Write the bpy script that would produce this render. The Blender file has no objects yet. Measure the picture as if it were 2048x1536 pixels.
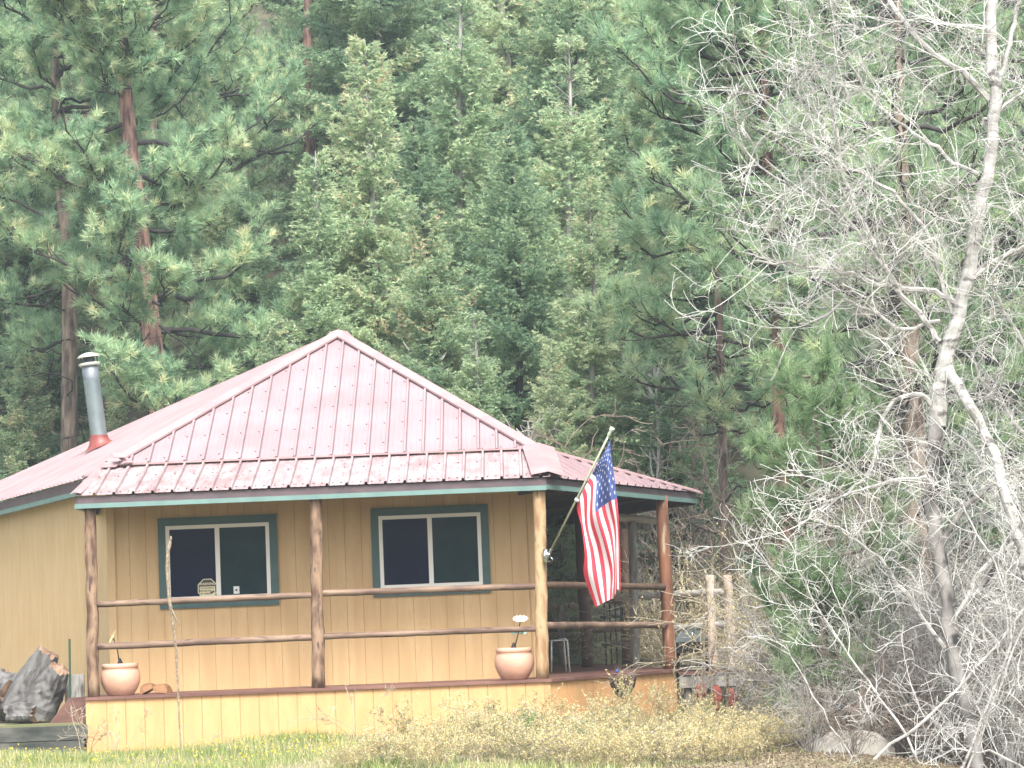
import bpy, math, random
import numpy as np
from mathutils import Vector, Matrix
rad = math.radians
random.seed(7)
# ------------------------------------------------------------------ camera, sky, sun, exposure
FPX = 5440.0; CAMZ = 1.34
ROLL = rad(2.3); PITCH = math.atan(471*math.cos(ROLL)/FPX)
FW = Vector((0, math.cos(PITCH), math.sin(PITCH))); UP = Vector((0, -math.sin(PITCH), math.cos(PITCH)))
XV = Vector((1, 0, 0))
CR = math.cos(ROLL)*XV - math.sin(ROLL)*UP
CU = math.sin(ROLL)*XV + math.cos(ROLL)*UP
COL = bpy.context.scene.collection
cam_d = bpy.data.cameras.new('camera'); cam = bpy.data.objects.new('camera', cam_d); COL.objects.link(cam)
M = Matrix(((CR.x, CU.x, -FW.x), (CR.y, CU.y, -FW.y), (CR.z, CU.z, -FW.z))).to_4x4()
M.translation = Vector((0, 0, CAMZ)); cam.matrix_world = M
cam_d.sensor_width = 36; cam_d.lens = 36*FPX/2048; cam_d.clip_end = 2000; cam_d.clip_start = .5
bpy.context.scene.camera = cam
SUN = Vector((.12, -.56, .80)).normalized()
el = math.asin(SUN.z); az = math.atan2(SUN.x, SUN.y)
w = bpy.data.worlds.new('World'); bpy.context.scene.world = w; w.use_nodes = True
nt = w.node_tree; bg = nt.nodes['Background']
sky = nt.nodes.new('ShaderNodeTexSky'); sky.sky_type = 'NISHITA'; sky.sun_disc = False
sky.sun_elevation = el; sky.sun_rotation = az; sky.air_density = 1.0; sky.dust_density = 4.0; sky.ozone_density = 1.0
hs = nt.nodes.new('ShaderNodeHueSaturation'); hs.inputs['Saturation'].default_value = .45
nt.links.new(sky.outputs[0], hs.inputs['Color']); nt.links.new(hs.outputs[0], bg.inputs['Color'])
bg.inputs['Strength'].default_value = .15
ld = bpy.data.lights.new('sun', 'SUN'); ld.energy = 2.0; ld.angle = rad(18); ld.color = (1, .95, .86)
sun = bpy.data.objects.new('sun', ld); COL.objects.link(sun); sun.rotation_euler = SUN.to_track_quat('Z', 'Y').to_euler()
vs = bpy.context.scene.view_settings
vs.view_transform = 'Standard'; vs.look = 'None'; vs.gamma = 1; vs.exposure = 1.78

def W(px, py, Y):
    d = FPX*FW + (px-1024)*CR + (768-py)*CU
    d = d*(Y/d.y); return d + Vector((0, 0, CAMZ))
def ray(px, py): return (FPX*FW + (px-1024)*CR + (768-py)*CU).normalized()
def XP(px, Y, z):
    dz = z-CAMZ; cp, sp = math.cos(PITCH), math.sin(PITCH)
    return ((px-1024)/FPX*(Y*cp+dz*sp) + math.sin(ROLL)*(-Y*sp+dz*cp))/math.cos(ROLL)
def hit(px, py, p0, n):
    o = Vector((0, 0, CAMZ)); d = ray(px, py); return o + d*((p0-o).dot(n)/d.dot(n))
def proj(p):
    q = Vector(p)-Vector((0, 0, CAMZ)); k = FPX/q.dot(FW); return 1024+k*q.dot(CR), 768-k*q.dot(CU)

# ------------------------------------------------------------------ materials
def newmat(name):
    m = bpy.data.materials.new(name); m.use_nodes = True
    return m, m.node_tree, m.node_tree.nodes['Principled BSDF']
KA = .77
def mat(name, c1, c2=None, scale=4, stretch=(1, 1, 1), rough=.8, bump=0, metal=0, coat=0, lo=.35, hi=.65, c3=None, s3=20, det=6, spec=.5, coatr=.1):
    c1, c2, c3 = [tuple(q*KA for q in c) if c else c for c in (c1, c2, c3)]
    m, t, b = newmat(name); N = t.nodes; Lk = t.links
    b.inputs['Roughness'].default_value = rough; b.inputs['Metallic'].default_value = metal
    b.inputs['Coat Weight'].default_value = coat; b.inputs['Coat Roughness'].default_value = coatr
    b.inputs['Specular IOR Level'].default_value = spec
    if c2 is None:
        b.inputs['Base Color'].default_value = (*c1, 1); return m
    tc = N.new('ShaderNodeTexCoord'); mp = N.new('ShaderNodeMapping'); mp.inputs['Scale'].default_value = stretch
    Lk.new(tc.outputs['Object'], mp.inputs['Vector'])
    no = N.new('ShaderNodeTexNoise'); no.inputs['Scale'].default_value = scale; no.inputs['Detail'].default_value = det
    Lk.new(mp.outputs[0], no.inputs['Vector'])
    rp = N.new('ShaderNodeValToRGB'); rp.color_ramp.elements[0].position = lo; rp.color_ramp.elements[1].position = hi
    rp.color_ramp.elements[0].color = (*c1, 1); rp.color_ramp.elements[1].color = (*c2, 1)
    Lk.new(no.outputs['Fac'], rp.inputs['Fac']); out = rp.outputs[0]
    if c3:
        n3 = N.new('ShaderNodeTexNoise'); n3.inputs['Scale'].default_value = s3; n3.inputs['Detail'].default_value = 4
        Lk.new(mp.outputs[0], n3.inputs['Vector'])
        r3 = N.new('ShaderNodeValToRGB'); r3.color_ramp.elements[0].position = .56; r3.color_ramp.elements[1].position = .68
        Lk.new(n3.outputs['Fac'], r3.inputs['Fac'])
        mx = N.new('ShaderNodeMixRGB'); Lk.new(r3.outputs[0], mx.inputs[0]); Lk.new(out, mx.inputs[1]); mx.inputs[2].default_value = (*c3, 1)
        out = mx.outputs[0]
    Lk.new(out, b.inputs['Base Color'])
    if bump:
        bp = N.new('ShaderNodeBump'); bp.inputs['Strength'].default_value = bump; bp.inputs['Distance'].default_value = .02
        Lk.new(no.outputs['Fac'], bp.inputs['Height']); Lk.new(bp.outputs[0], b.inputs['Normal'])
    return m
def leafmat(name, stops, trans=.35, gloss=0):
    m, t, b = newmat(name); N = t.nodes; Lk = t.links; N.remove(b)
    at = N.new('ShaderNodeAttribute'); at.attribute_name = 'tint'
    oi = N.new('ShaderNodeObjectInfo')
    ad = N.new('ShaderNodeMath'); ad.operation = 'MULTIPLY_ADD'; ad.inputs[1].default_value = .24
    Lk.new(oi.outputs['Random'], ad.inputs[0]); Lk.new(at.outputs['Fac'], ad.inputs[2])
    sb = N.new('ShaderNodeMath'); sb.operation = 'SUBTRACT'; sb.inputs[1].default_value = .12; Lk.new(ad.outputs[0], sb.inputs[0])
    rp = N.new('ShaderNodeValToRGB'); e = rp.color_ramp.elements
    while len(e) < len(stops): e.new(.5)
    for i, (p, c) in enumerate(stops): e[i].position = p; e[i].color = (*c, 1)
    Lk.new(sb.outputs[0], rp.inputs['Fac'])
    d = N.new('ShaderNodeBsdfDiffuse'); tr = N.new('ShaderNodeBsdfTranslucent'); mx = N.new('ShaderNodeMixShader')
    mx.inputs[0].default_value = trans
    for s in (d, tr): Lk.new(rp.outputs[0], s.inputs['Color'])
    Lk.new(d.outputs[0], mx.inputs[1]); Lk.new(tr.outputs[0], mx.inputs[2])
    Lk.new(mx.outputs[0], N['Material Output'].inputs['Surface'])
    return m
MT = {}
MT['siding'] = mat('siding', (.54, .35, .165), (.62, .425, .215), 2.2, (3, 3, .35), .75, .1, c3=(.54, .36, .18), s3=30)
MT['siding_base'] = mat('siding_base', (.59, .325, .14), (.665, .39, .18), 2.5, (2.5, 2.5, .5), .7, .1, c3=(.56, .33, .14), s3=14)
MT['siding_left'] = mat('siding_left', (.58, .40, .19), (.65, .46, .24), 2.5, (2.5, 2.5, .5), .7, .1, c3=(.64, .47, .27), s3=14)
MT['groove'] = mat('groove', (.38, .25, .11), (.44, .29, .14), 6, rough=.9)
MT['trim'] = mat('teal_trim', (.035, .085, .08), (.045, .105, .10), 8, rough=.6)
MT['teal_fascia'] = mat('teal_fascia', (.12, .215, .20), (.15, .26, .24), 6, rough=.55)
MT['brown_fascia'] = mat('brown_fascia', (.075, .05, .06), (.11, .075, .085), 5, rough=.55)
MT['soffit'] = mat('soffit', (.055, .035, .025), (.085, .055, .04), 9, (1, .2, 1), .85)
MT['roof'] = mat('roof_metal', (.29, .205, .22), (.35, .255, .27), 1.2, (1.2, 1.2, 1.2), .6, spec=.25)
MT['skirt'] = mat('skirt_metal', (.32, .20, .205), (.46, .37, .38), 2.2, (2.5, 1, 1), .42, coat=.12, coatr=.2, c3=(.25, .14, .145), s3=9, lo=.35, hi=.65)  # pale and darker red tones mottled at random
MT['roof_cap'] = mat('roof_cap', (.33, .20, .21), (.39, .26, .265), 3, (1, 1, 1), .6)
MT['screw_lap_shade'] = mat('screw_lap_shade', (.13, .11, .12), rough=.5)  # fastener heads, and the lap shade painted along the rib feet
MT['white'] = mat('white_vinyl', (.78, .76, .70), rough=.45)
MT['glass_dark'] = mat('window_glass', (.002, .006, .028), rough=.06, spec=.05)
MT['glass_screen'] = mat('screened_glass', (.004, .02, .024), (.010, .03, .032), 5, rough=.2, spec=.06)
MT['log'] = mat('peeled_log', (.10, .05, .03), (.31, .205, .13), 13, (1, 1, .3), .8, .6, c3=(.07, .04, .03), s3=22, lo=.35, hi=.62)
MT['log_red'] = mat('stained_log', (.14, .06, .035), (.30, .13, .07), 11, (1, 1, .2), .6, .4, c3=(.5, .38, .25), s3=9, lo=.3, hi=.6)
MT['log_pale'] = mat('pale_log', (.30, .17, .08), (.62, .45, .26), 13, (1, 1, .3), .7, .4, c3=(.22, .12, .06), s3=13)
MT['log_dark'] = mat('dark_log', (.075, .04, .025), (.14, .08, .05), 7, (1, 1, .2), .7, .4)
MT['rail'] = mat('rail_wood', (.10, .055, .038), (.27, .185, .13), 7, (.25, 1, 1), .75, .5, c3=(.08, .04, .03), s3=14, lo=.35, hi=.62)
MT['grey_wood'] = mat('weathered_wood', (.27, .26, .24), (.50, .49, .46), 8, (1, 1, .2), .9, .5, c3=(.14, .13, .12), s3=15)
MT['white_log'] = mat('bleached_log', (.66, .65, .61), (.85, .84, .80), 6, (.3, 1, 1), .8, .3, c3=(.35, .33, .3), s3=12)
MT['pink_log'] = mat('pink_peeled_log', (.62, .46, .36), (.80, .67, .55), 7, (1, 1, .25), .8, .4, c3=(.34, .2, .13), s3=12)
MT['deck'] = mat('deck_board', (.12, .05, .04), (.22, .11, .085), 5, (.3, 1, 1), .7, .2)
MT['red_board'] = mat('red_board', (.10, .045, .035), (.18, .09, .07), 6, (.5, 1, 1), .8, .3)
MT['terra'] = mat('terracotta', (.60, .33, .23), (.69, .41, .30), 5, rough=.6, c3=(.56, .30, .21), s3=60)
MT['soil'] = mat('soil', (.05, .035, .025), (.1, .07, .05), 30, rough=1, bump=.8)
MT['petal'] = mat('yellow_petal', (.78, .72, .32), rough=.5)
MT['petal_white'] = mat('white_petal', (.80, .82, .70), rough=.5)
MT['leaf_plastic'] = mat('plastic_leaf', (.10, .22, .17), (.22, .36, .30), 12, rough=.4)
MT['dark_metal'] = mat('dark_metal', (.025, .027, .03), rough=.45)
MT['steel'] = mat('galvanised_pipe', (.20, .25, .26), (.34, .39, .40), 2.4, (1, 1, .6), .4, metal=.55, c3=(.26, .31, .32), s3=8)
MT['soot'] = mat('soot', (.10, .13, .15), (.2, .23, .25), 5, rough=.5, metal=.4)
MT['cap'] = mat('cap_metal', (.62, .68, .58), rough=.35, metal=.3)
MT['boot'] = mat('red_boot', (.20, .035, .03), (.28, .07, .055), 8, rough=.5, c3=(.2, .06, .05), s3=7)
MT['chrome'] = mat('chrome', (.7, .7, .72), rough=.15, metal=1)
MT['pole'] = mat('flagpole_metal', (.38, .40, .26), rough=.35, metal=.3)
MT['plastic_white'] = mat('white_plastic', (.75, .76, .74), rough=.4)
MT['red'] = mat('flag_red', (.62, .035, .065), rough=.75)
MT['fwhite'] = mat('flag_white', (.80, .78, .78), rough=.75)
MT['blue'] = mat('flag_blue', (.05, .085, .27), rough=.75)
MT['split'] = mat('split_wood', (.26, .12, .055), (.42, .24, .12), 12, (1, .3, 1), .85, .5, c3=(.2, .1, .05), s3=20)
MT['drift'] = mat('drift_wood', (.025, .022, .02), (.17, .165, .16), 3.2, (1, 1, .35), .85, .9, c3=(.035, .03, .03), s3=5, lo=.32, hi=.6)
MT['drift_end'] = mat('drift_end', (.14, .08, .05), (.36, .24, .16), 6, (1, 1, .4), .85, .8, c3=(.08, .05, .04), s3=8)
MT['stake'] = mat('green_stake', (.03, .085, .055), rough=.5)
MT['timber'] = mat('old_timber', (.03, .035, .033), (.12, .12, .105), 7, (.3, 1, 1), .95, .8, c3=(.04, .04, .04), s3=12)
MT['stalk'] = mat('dry_stalk', (.20, .15, .10), (.40, .33, .24), 30, rough=.95, c3=(.13, .09, .06), s3=50)
MT['grill'] = mat('grill_black', (.014, .014, .018), rough=.35)
MT['grill_lid'] = mat('grill_lid', (.16, .2, .22), (.22, .27, .29), 4, rough=.3)
MT['rust'] = mat('rust_red', (.32, .07, .05), (.42, .12, .09), 12, rough=.8)
MT['wicker'] = mat('dark_wicker', (.05, .03, .02), (.13, .08, .06), 40, rough=.95, bump=.7)
MT['sticker'] = mat('sticker', (.72, .64, .40), rough=.5)
MT['ink'] = mat('sticker_ink', (.03, .03, .03), rough=.6)
MT['rock'] = mat('pale_rock', (.34, .32, .28), (.52, .49, .44), 3, rough=.95, bump=.8, c3=(.24, .21, .18), s3=9)
MT['bark_red'] = mat('ponderosa_bark', (.10, .055, .048), (.40, .235, .185), 12, (1, 1, .22), .95, 1., c3=(.06, .035, .035), s3=9, lo=.38, hi=.58)
MT['bark_red_dark'] = mat('dark_red_bark', (.07, .035, .03), (.24, .12, .09), 14, (1, 1, .25), .95, 1., lo=.38, hi=.6)
MT['bark_brown'] = mat('brown_bark', (.10, .075, .06), (.34, .265, .21), 12, (1, 1, .22), .95, .9, c3=(.06, .045, .04), s3=7)
MT['bark_grey'] = mat('grey_bark', (.20, .19, .17), (.42, .41, .38), 6, (1, 1, .3), .95, .7, c3=(.08, .075, .07), s3=8)
MT['bark_dark'] = mat('dark_bark', (.028, .026, .026), (.07, .064, .062), 6, (1, 1, .3), .95, .7)
MT['bark_white'] = mat('white_bark', (.34, .33, .31), (.52, .51, .49), 5, (1, 1, 2.2), .85, .8, c3=(.12, .11, .105), s3=6)
MT['bark_mixed'] = mat('mixed_bark', (.05, .045, .045), (.40, .38, .36), 3.5, (1, 1, .7), .95, .8, c3=(.04, .04, .04), s3=6, lo=.4, hi=.6)
MT['twig_white'] = mat('pale_twig', (.34, .33, .31), (.66, .66, .63), 2.4, rough=.8, c3=(.20, .18, .16), s3=1.6)
MT['twig_grey'] = mat('grey_twig', (.24, .22, .20), (.44, .42, .38), 2, rough=.9)
MT['twig_tan'] = mat('tan_twig', (.34, .29, .20), (.55, .49, .37), 2, rough=.9, c3=(.17, .13, .10), s3=3)
MT['twig_brown'] = mat('brown_twig', (.15, .11, .09), (.32, .26, .21), 2, rough=.9)
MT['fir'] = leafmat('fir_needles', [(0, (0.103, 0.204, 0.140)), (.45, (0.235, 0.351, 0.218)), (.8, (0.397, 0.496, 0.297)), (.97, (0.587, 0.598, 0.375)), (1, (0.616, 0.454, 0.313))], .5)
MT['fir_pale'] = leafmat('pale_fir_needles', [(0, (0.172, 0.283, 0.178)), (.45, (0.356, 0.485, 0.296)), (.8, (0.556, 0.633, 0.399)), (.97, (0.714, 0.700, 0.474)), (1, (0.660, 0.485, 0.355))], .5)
MT['pine_bright'] = leafmat('bright_pine_needles', [(0, (0.163, 0.262, 0.138)), (.5, (0.328, 0.459, 0.248)), (1, (0.546, 0.634, 0.414))], .5)
MT['pine'] = leafmat('pine_needles', [(0, (0.187, 0.327, 0.216)), (.5, (0.409, 0.567, 0.349)), (1, (0.750, 0.750, 0.481))], .5)
MT['pine_near'] = leafmat('near_pine_needles', [(0, (0.179, 0.278, 0.174)), (.5, (0.355, 0.478, 0.285)), (1, (0.646, 0.724, 0.428))], .5)
MT['currant'] = leafmat('currant_leaves', [(0, (0.157, 0.224, 0.085)), (.3, (0.403, 0.370, 0.181)), (.6, (0.616, 0.504, 0.242)), (1, (0.739, 0.650, 0.435))], .35)
MT['green'] = leafmat('fresh_leaves', [(0, (.10, .22, .05)), (1, (.24, .38, .10))], .35)
MT['grass'] = leafmat('grass_blades', [(0, (0.139, 0.212, 0.063)), (.45, (0.254, 0.328, 0.116)), (.75, (0.439, 0.413, 0.221)), (1, (0.624, 0.508, 0.357))], .35)
MT['dry_leaves'] = leafmat('dry_leaves', [(0, (.10, .075, .05)), (1, (.34, .28, .20))], .2)
MT['dandelion'] = mat('dandelion', (.80, .66, .06), rough=.7)
MT['ground'] = mat('ground', (.15, .16, .07), (.24, .21, .13), 1.1, rough=1, bump=.6, c3=(.17, .12, .08), s3=3)
MT['litter'] = mat('forest_litter', (.06, .065, .04), (.13, .12, .075), 1.5, rough=1, bump=.6)
# ------------------------------------------------------------------ builders
def link(o, parent=None):
    COL.objects.link(o)
    if parent: o.parent = parent
    return o
def tag(o, label=None, cat=None, group=None, kind=None):
    if label: o['label'] = label
    if cat: o['category'] = cat
    if group: o['group'] = group
    if kind: o['kind'] = kind
    return o
def thing(name, label, cat, loc=(0, 0, 0), group=None):
    o = bpy.data.objects.new(name, None); link(o); o.location = loc; o.empty_display_size = .2
    return tag(o, label, cat, group)
class MB:
    """small meshes; world coordinates, shifted to the parent's origin on build"""
    def __init__(s): s.v = []; s.f = []; s.m = []
    def add(s, vs_, fs, mi=0):
        b = len(s.v); s.v += [Vector(v) for v in vs_]; s.f += [[b+i for i in f] for f in fs]; s.m += [mi]*len(fs)
    def poly(s, pts, mi=0): s.add(pts, [list(range(len(pts)))], mi)
    def box(s, lo, hi, mi=0, mtx=None, bev=0):
        x0, y0, z0 = lo; x1, y1, z1 = hi
        v = [Vector(p) for p in ((x0, y0, z0), (x1, y0, z0), (x1, y1, z0), (x0, y1, z0), (x0, y0, z1), (x1, y0, z1), (x1, y1, z1), (x0, y1, z1))]
        if mtx: v = [mtx @ p for p in v]
        s.add(v, [(0, 3, 2, 1), (4, 5, 6, 7), (0, 1, 5, 4), (1, 2, 6, 5), (2, 3, 7, 6), (3, 0, 4, 7)], mi)
    def beam(s, p, q, wd, ht, mi=0, up=(0, 0, 1)):
        """box from p to q, wd across, ht along up, p-q on its centre line"""
        p, q, up = Vector(p), Vector(q), Vector(up); d = (q-p).normalized(); a = d.cross(up).normalized(); u = a.cross(d).normalized()
        v = [c + a*(i*wd/2) + u*(j*ht/2) for c in (p, q) for i, j in ((-1, -1), (1, -1), (1, 1), (-1, 1))]
        s.add(v, [(0, 1, 2, 3)[::-1], (4, 5, 6, 7), (0, 1, 5, 4), (1, 2, 6, 5), (2, 3, 7, 6), (3, 0, 4, 7)], mi)
    def tube(s, P, R, n=10, mi=0, jit=0, cap=True, rng=random):
        P = [Vector(p) for p in P]
        if not hasattr(R, '__len__'): R = [R]*len(P)
        b = len(s.v); ref = Vector((0, 0, 1)) if abs((P[-1]-P[0]).normalized().z) < .8 else Vector((1, 0, 0))
        for i, p in enumerate(P):
            t = (P[min(i+1, len(P)-1)]-P[max(i-1, 0)]).normalized(); a = t.cross(ref).normalized(); c = t.cross(a)
            for k in range(n):
                an = 2*math.pi*k/n; rr = R[i]*(1+rng.uniform(-jit, jit))
                s.v.append(p + a*math.cos(an)*rr + c*math.sin(an)*rr)
        for i in range(len(P)-1):
            for k in range(n):
                s.f.append([b+i*n+k, b+i*n+(k+1) % n, b+(i+1)*n+(k+1) % n, b+(i+1)*n+k]); s.m.append(mi)
        if cap:
            s.f.append([b+k for k in range(n)][::-1]); s.m.append(mi)
            s.f.append([b+(len(P)-1)*n+k for k in range(n)]); s.m.append(mi)
    def lathe(s, prof, c, n=32, mi=0, axis=None):
        b = len(s.v); c = Vector(c); Q = Vector((0, 0, 1)).rotation_difference(Vector(axis)) if axis else None
        for r, z in prof:
            for k in range(n):
                an = 2*math.pi*k/n; v = Vector((r*math.cos(an), r*math.sin(an), z))
                if Q: v = Q @ v
                s.v.append(c+v)
        for i in range(len(prof)-1):
            for k in range(n):
                s.f.append([b+i*n+k, b+i*n+(k+1) % n, b+(i+1)*n+(k+1) % n, b+(i+1)*n+k]); s.m.append(mi)
    def build(s, name, mats, parent=None, smooth=False, loc=None):
        me = bpy.data.meshes.new(name)
        base = Vector(loc) if loc is not None else (parent_world(parent) if parent else Vector((0, 0, 0)))
        me.from_pydata([v-base for v in s.v], [], s.f)
        if not isinstance(mats, (list, tuple)): mats = [mats]
        for m in mats: me.materials.append(MT[m])
        me.polygons.foreach_set('material_index', s.m)
        if smooth: me.polygons.foreach_set('use_smooth', [True]*len(s.f))
        me.update(); o = bpy.data.objects.new(name, me)
        if loc is not None and parent is None: o.location = loc
        return link(o, parent)
def parent_world(p):
    v = Vector((0, 0, 0))
    while p: v += p.location; p = p.parent
    return v
class NM:
    """big foliage meshes with a 'tint' attribute"""
    def __init__(s): s.V = []; s.T = []; s.L = []; s.S = []; s.MI = []; s.n = 0
    def tris(s, V, tint, mi=0):
        n = len(V)
        if not n: return
        s.V.append(V.reshape(-1, 3)); s.T.append(np.repeat(tint, 3)); s.L.append(np.arange(3*n)+s.n); s.S.append(np.full(n, 3)); s.MI.append(np.full(n, mi)); s.n += 3*n
    def quads(s, V, tint, mi=0):
        n = len(V)
        if not n: return
        s.V.append(V.reshape(-1, 3)); s.T.append(np.repeat(tint, 4)); s.L.append(np.arange(4*n)+s.n); s.S.append(np.full(n, 4)); s.MI.append(np.full(n, mi)); s.n += 4*n
    def tube(s, P, R, n=4, mi=1, tint=.5):
        P = np.asarray(P, float); m = len(P); R = np.broadcast_to(np.asarray(R, float), (m,))
        T = np.gradient(P, axis=0); T /= np.linalg.norm(T, axis=1, keepdims=True)+1e-9
        ref = np.array([.31, .17, .94]) if abs(T[0, 2]) < .85 else np.array([.9, .3, .1])
        A = np.cross(T, ref); A /= np.linalg.norm(A, axis=1, keepdims=True)+1e-9; B = np.cross(T, A)
        an = np.arange(n)*2*math.pi/n
        V = P[:, None]+R[:, None, None]*(A[:, None]*np.cos(an)[None, :, None]+B[:, None]*np.sin(an)[None, :, None])
        i = np.arange(m-1)[:, None]*n; k = np.arange(n)[None]; k2 = (k+1) % n
        F = np.stack([i+k, i+k2, i+n+k2, i+n+k], -1).reshape(-1)
        s.V.append(V.reshape(-1, 3)); s.T.append(np.full(m*n, tint)); s.L.append(F+s.n)
        s.S.append(np.full((m-1)*n, 4)); s.MI.append(np.full((m-1)*n, mi)); s.n += m*n
    def mesh(s, name, mats):
        V = np.concatenate(s.V); L = np.concatenate(s.L); S = np.concatenate(s.S); MI = np.concatenate(s.MI); T = np.concatenate(s.T)
        me = bpy.data.meshes.new(name); me.vertices.add(len(V)); me.vertices.foreach_set('co', V.ravel())
        me.loops.add(len(L)); me.loops.foreach_set('vertex_index', L.astype(np.int32))
        me.polygons.add(len(S)); me.polygons.foreach_set('loop_start', (np.cumsum(S)-S).astype(np.int32))
        me.polygons.foreach_set('material_index', MI.astype(np.int32))
        for m in mats: me.materials.append(MT[m])
        a = me.attributes.new('tint', 'FLOAT', 'POINT'); a.data.foreach_set('value', T.astype(np.float32))
        me.update(calc_edges=True)
        me.polygons.foreach_set('use_smooth', MI > 0)
        return me
def unit(v): return v/(np.linalg.norm(v, axis=-1, keepdims=True)+1e-9)
def leaf_tris(rng, P, D, ln, wd, spread=.5):
    """thin triangles at P pointing along D"""
    d = unit(D+spread*rng.normal(size=P.shape)); wv = unit(np.cross(d, rng.normal(size=P.shape)))*wd[:, None]
    return np.stack([P-wv, P+wv, P+d*ln[:, None]], 1)

# ------------------------------------------------------------------ terrain
def gz(x, y):
    z = -.25+.25*min(1, max(0, y)/26)
    if y > 45:
        t = y-45; z += .46*t*min(1, t/12) if t > 0 else 0
    if x > 2.2 and y < 60: z -= .25*min(1, (x-2.2)/2.0)*(1-min(1, max(0, y-38)/10))
    z += .05*math.sin(x*1.7+y*.6)+.04*math.sin(x*.7-y*1.3)
    if y > 50: z += .5*math.sin(x*.21+y*.13)
    return z
xs = np.concatenate([np.arange(-150, -30, 10), np.arange(-30, 30, .8), np.arange(30, 151, 10)])
ys = np.concatenate([np.arange(-20, 20, 10), np.arange(20, 40, .8), np.arange(40, 125, 2.5), np.arange(130, 221, 15)])
g = MB(); nx = len(xs)
for y in ys:
    for x in xs: g.v.append(Vector((x, y, gz(x, min(y, 118.0)) - (0 if y < 118 else (y-118)*.05))))
for j in range(len(ys)-1):
    for i in range(nx-1):
        a = j*nx+i; g.f.append([a, a+1, a+nx+1, a+nx]); g.m.append(1 if ys[j] > 38 else 0)
tag(g.build('ground', ['ground', 'litter'], smooth=True), kind='structure')

# ------------------------------------------------------------------ the cabin
def clip(poly, u, keep_ge):
    out = []
    for i in range(len(poly)):
        a, b = poly[i], poly[(i+1) % len(poly)]
        ia = (a[0] >= u-1e-9) if keep_ge else (a[0] <= u+1e-9); ib = (b[0] >= u-1e-9) if keep_ge else (b[0] <= u+1e-9)
        if ia: out.append(a)
        if ia != ib:
            t = (u-a[0])/(b[0]-a[0]); out.append((u, a[1]+t*(b[1]-a[1])))
    return out
def ribbed(mb, pts, udir, spacing=.2286, phase=0, h=.03, prof=None, mi=0, screws=None):
    pts = [Vector(p) for p in pts]; u = Vector(udir).normalized()
    n = (pts[1]-pts[0]).cross(pts[2]-pts[0]).normalized()
    if n.z < -.01 or (abs(n.z) <= .01 and n.y > 0): n = -n
    u = (u-n*u.dot(n)).normalized(); v = n.cross(u); o = pts[0]
    P = [((p-o).dot(u), (p-o).dot(v)) for p in pts]
    u0, u1 = min(p[0] for p in P), max(p[0] for p in P)
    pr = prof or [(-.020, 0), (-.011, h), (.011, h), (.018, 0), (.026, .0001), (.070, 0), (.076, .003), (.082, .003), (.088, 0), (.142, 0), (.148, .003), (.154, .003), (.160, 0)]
    br = []
    k = math.floor((u0-phase)/spacing)-1
    while k*spacing+phase < u1+spacing:
        for a, hh in pr: br.append((k*spacing+phase+a, hh))
        if screws:
            vv = [q for q in P]; s0 = min(q[1] for q in P)
            for side, rows in screws:
                for r_ in rows:
                    c = (k*spacing+phase+side, s0+r_)
                    C1 = clip(clip(P, c[0]-.01, True), c[0]+.01, False)
                    if len(C1) >= 3 and min(q[1] for q in C1) < c[1]-.03 and max(q[1] for q in C1) > c[1]+.06:
                        cc = o+u*c[0]+v*c[1]; mb.lathe([(0.0, .011), (.008, .011), (.011, .006), (.011, 0)], cc, 6, 1, n)
        k += 1
    br = [b for i, b in enumerate(br)]
    for (a, ha), (b, hb) in zip(br[:-1], br[1:]):
        if b-a < 1e-6 or b <= u0 or a >= u1: continue
        q = clip(clip(P, a, True), b, False)
        if len(q) < 3: continue
        mb.poly([o+u*x+v*y+n*(ha+(hb-ha)*(x-a)/(b-a)) for x, y in q], 1 if screws and hb == .0001 else mi)  # dark strip at each rib foot paints in the shadow of the lap
    return n
YF = 32.0; ZE = 2.995; ZB = 3.42; ZFL = .63; YB = 33.4; ZFB = 2.862
EL = Vector((XP(150, YF, ZE), YF, ZE)); ER = Vector((XP(1097, YF, ZE), YF, ZE))
APEX = W(677, 668, 37.2)
S = W(166, 957, 33.6); ZS = S.z; T = None
lo_, hi_ = 34., 48.
for _ in range(40):
    mid = (lo_+hi_)/2
    if W(0, 1002, mid).z < ZS: lo_ = mid
    else: hi_ = mid
T = W(0, 1002, mid); EDIR = (T-S).normalized()
k0, k1 = 1., 6.
for _ in range(40):
    k = (k0+k1)/2; K = S+(T-S)*k; a = proj(APEX); b = proj(K)
    y0 = a[1]+(b[1]-a[1])*(0-a[0])/(b[0]-a[0])
    if y0 < 965: k0 = k
    else: k1 = k
K = S+EDIR*((46-S.y)/EDIR.y)
nL = (K-S).cross(APEX-S).normalized()
K2 = hit(-260, 965+.4388*260, S, nL)
BLp = hit(215, 930, S, nL); BRp = Vector((XP(1077, YB, ZB), YB, ZB))
BLp = Vector((BLp.x, BLp.y, BLp.z))
C = W(1397, 985, 35.7)
G = Vector((XP(1118, 43, ZE), 43, ZE)); R2 = Vector((BRp.x-.5, 42.5, ZB+.1))
print('K', K, 'T', T, 'BL', BLp, 'APEX', APEX, 'C', C)
cabin = thing('cabin', 'small yellow cabin with faded red metal roof and log porch', 'cabin', (-2, 34, 0))
roof = MB()
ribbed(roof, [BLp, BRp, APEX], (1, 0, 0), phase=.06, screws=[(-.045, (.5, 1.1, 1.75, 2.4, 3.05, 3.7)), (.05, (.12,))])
ribbed(roof, [S, K, K2, APEX, BLp], EDIR)
ribbed(roof, [BRp, R2, APEX], (0, 1, 0)); ribbed(roof, [R2, K, K2, APEX], (1, 0, 0)); print('K2', K2)
rf = roof.build('roof', ['roof', 'screw_lap_shade'], cabin)
sk = MB()
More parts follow.
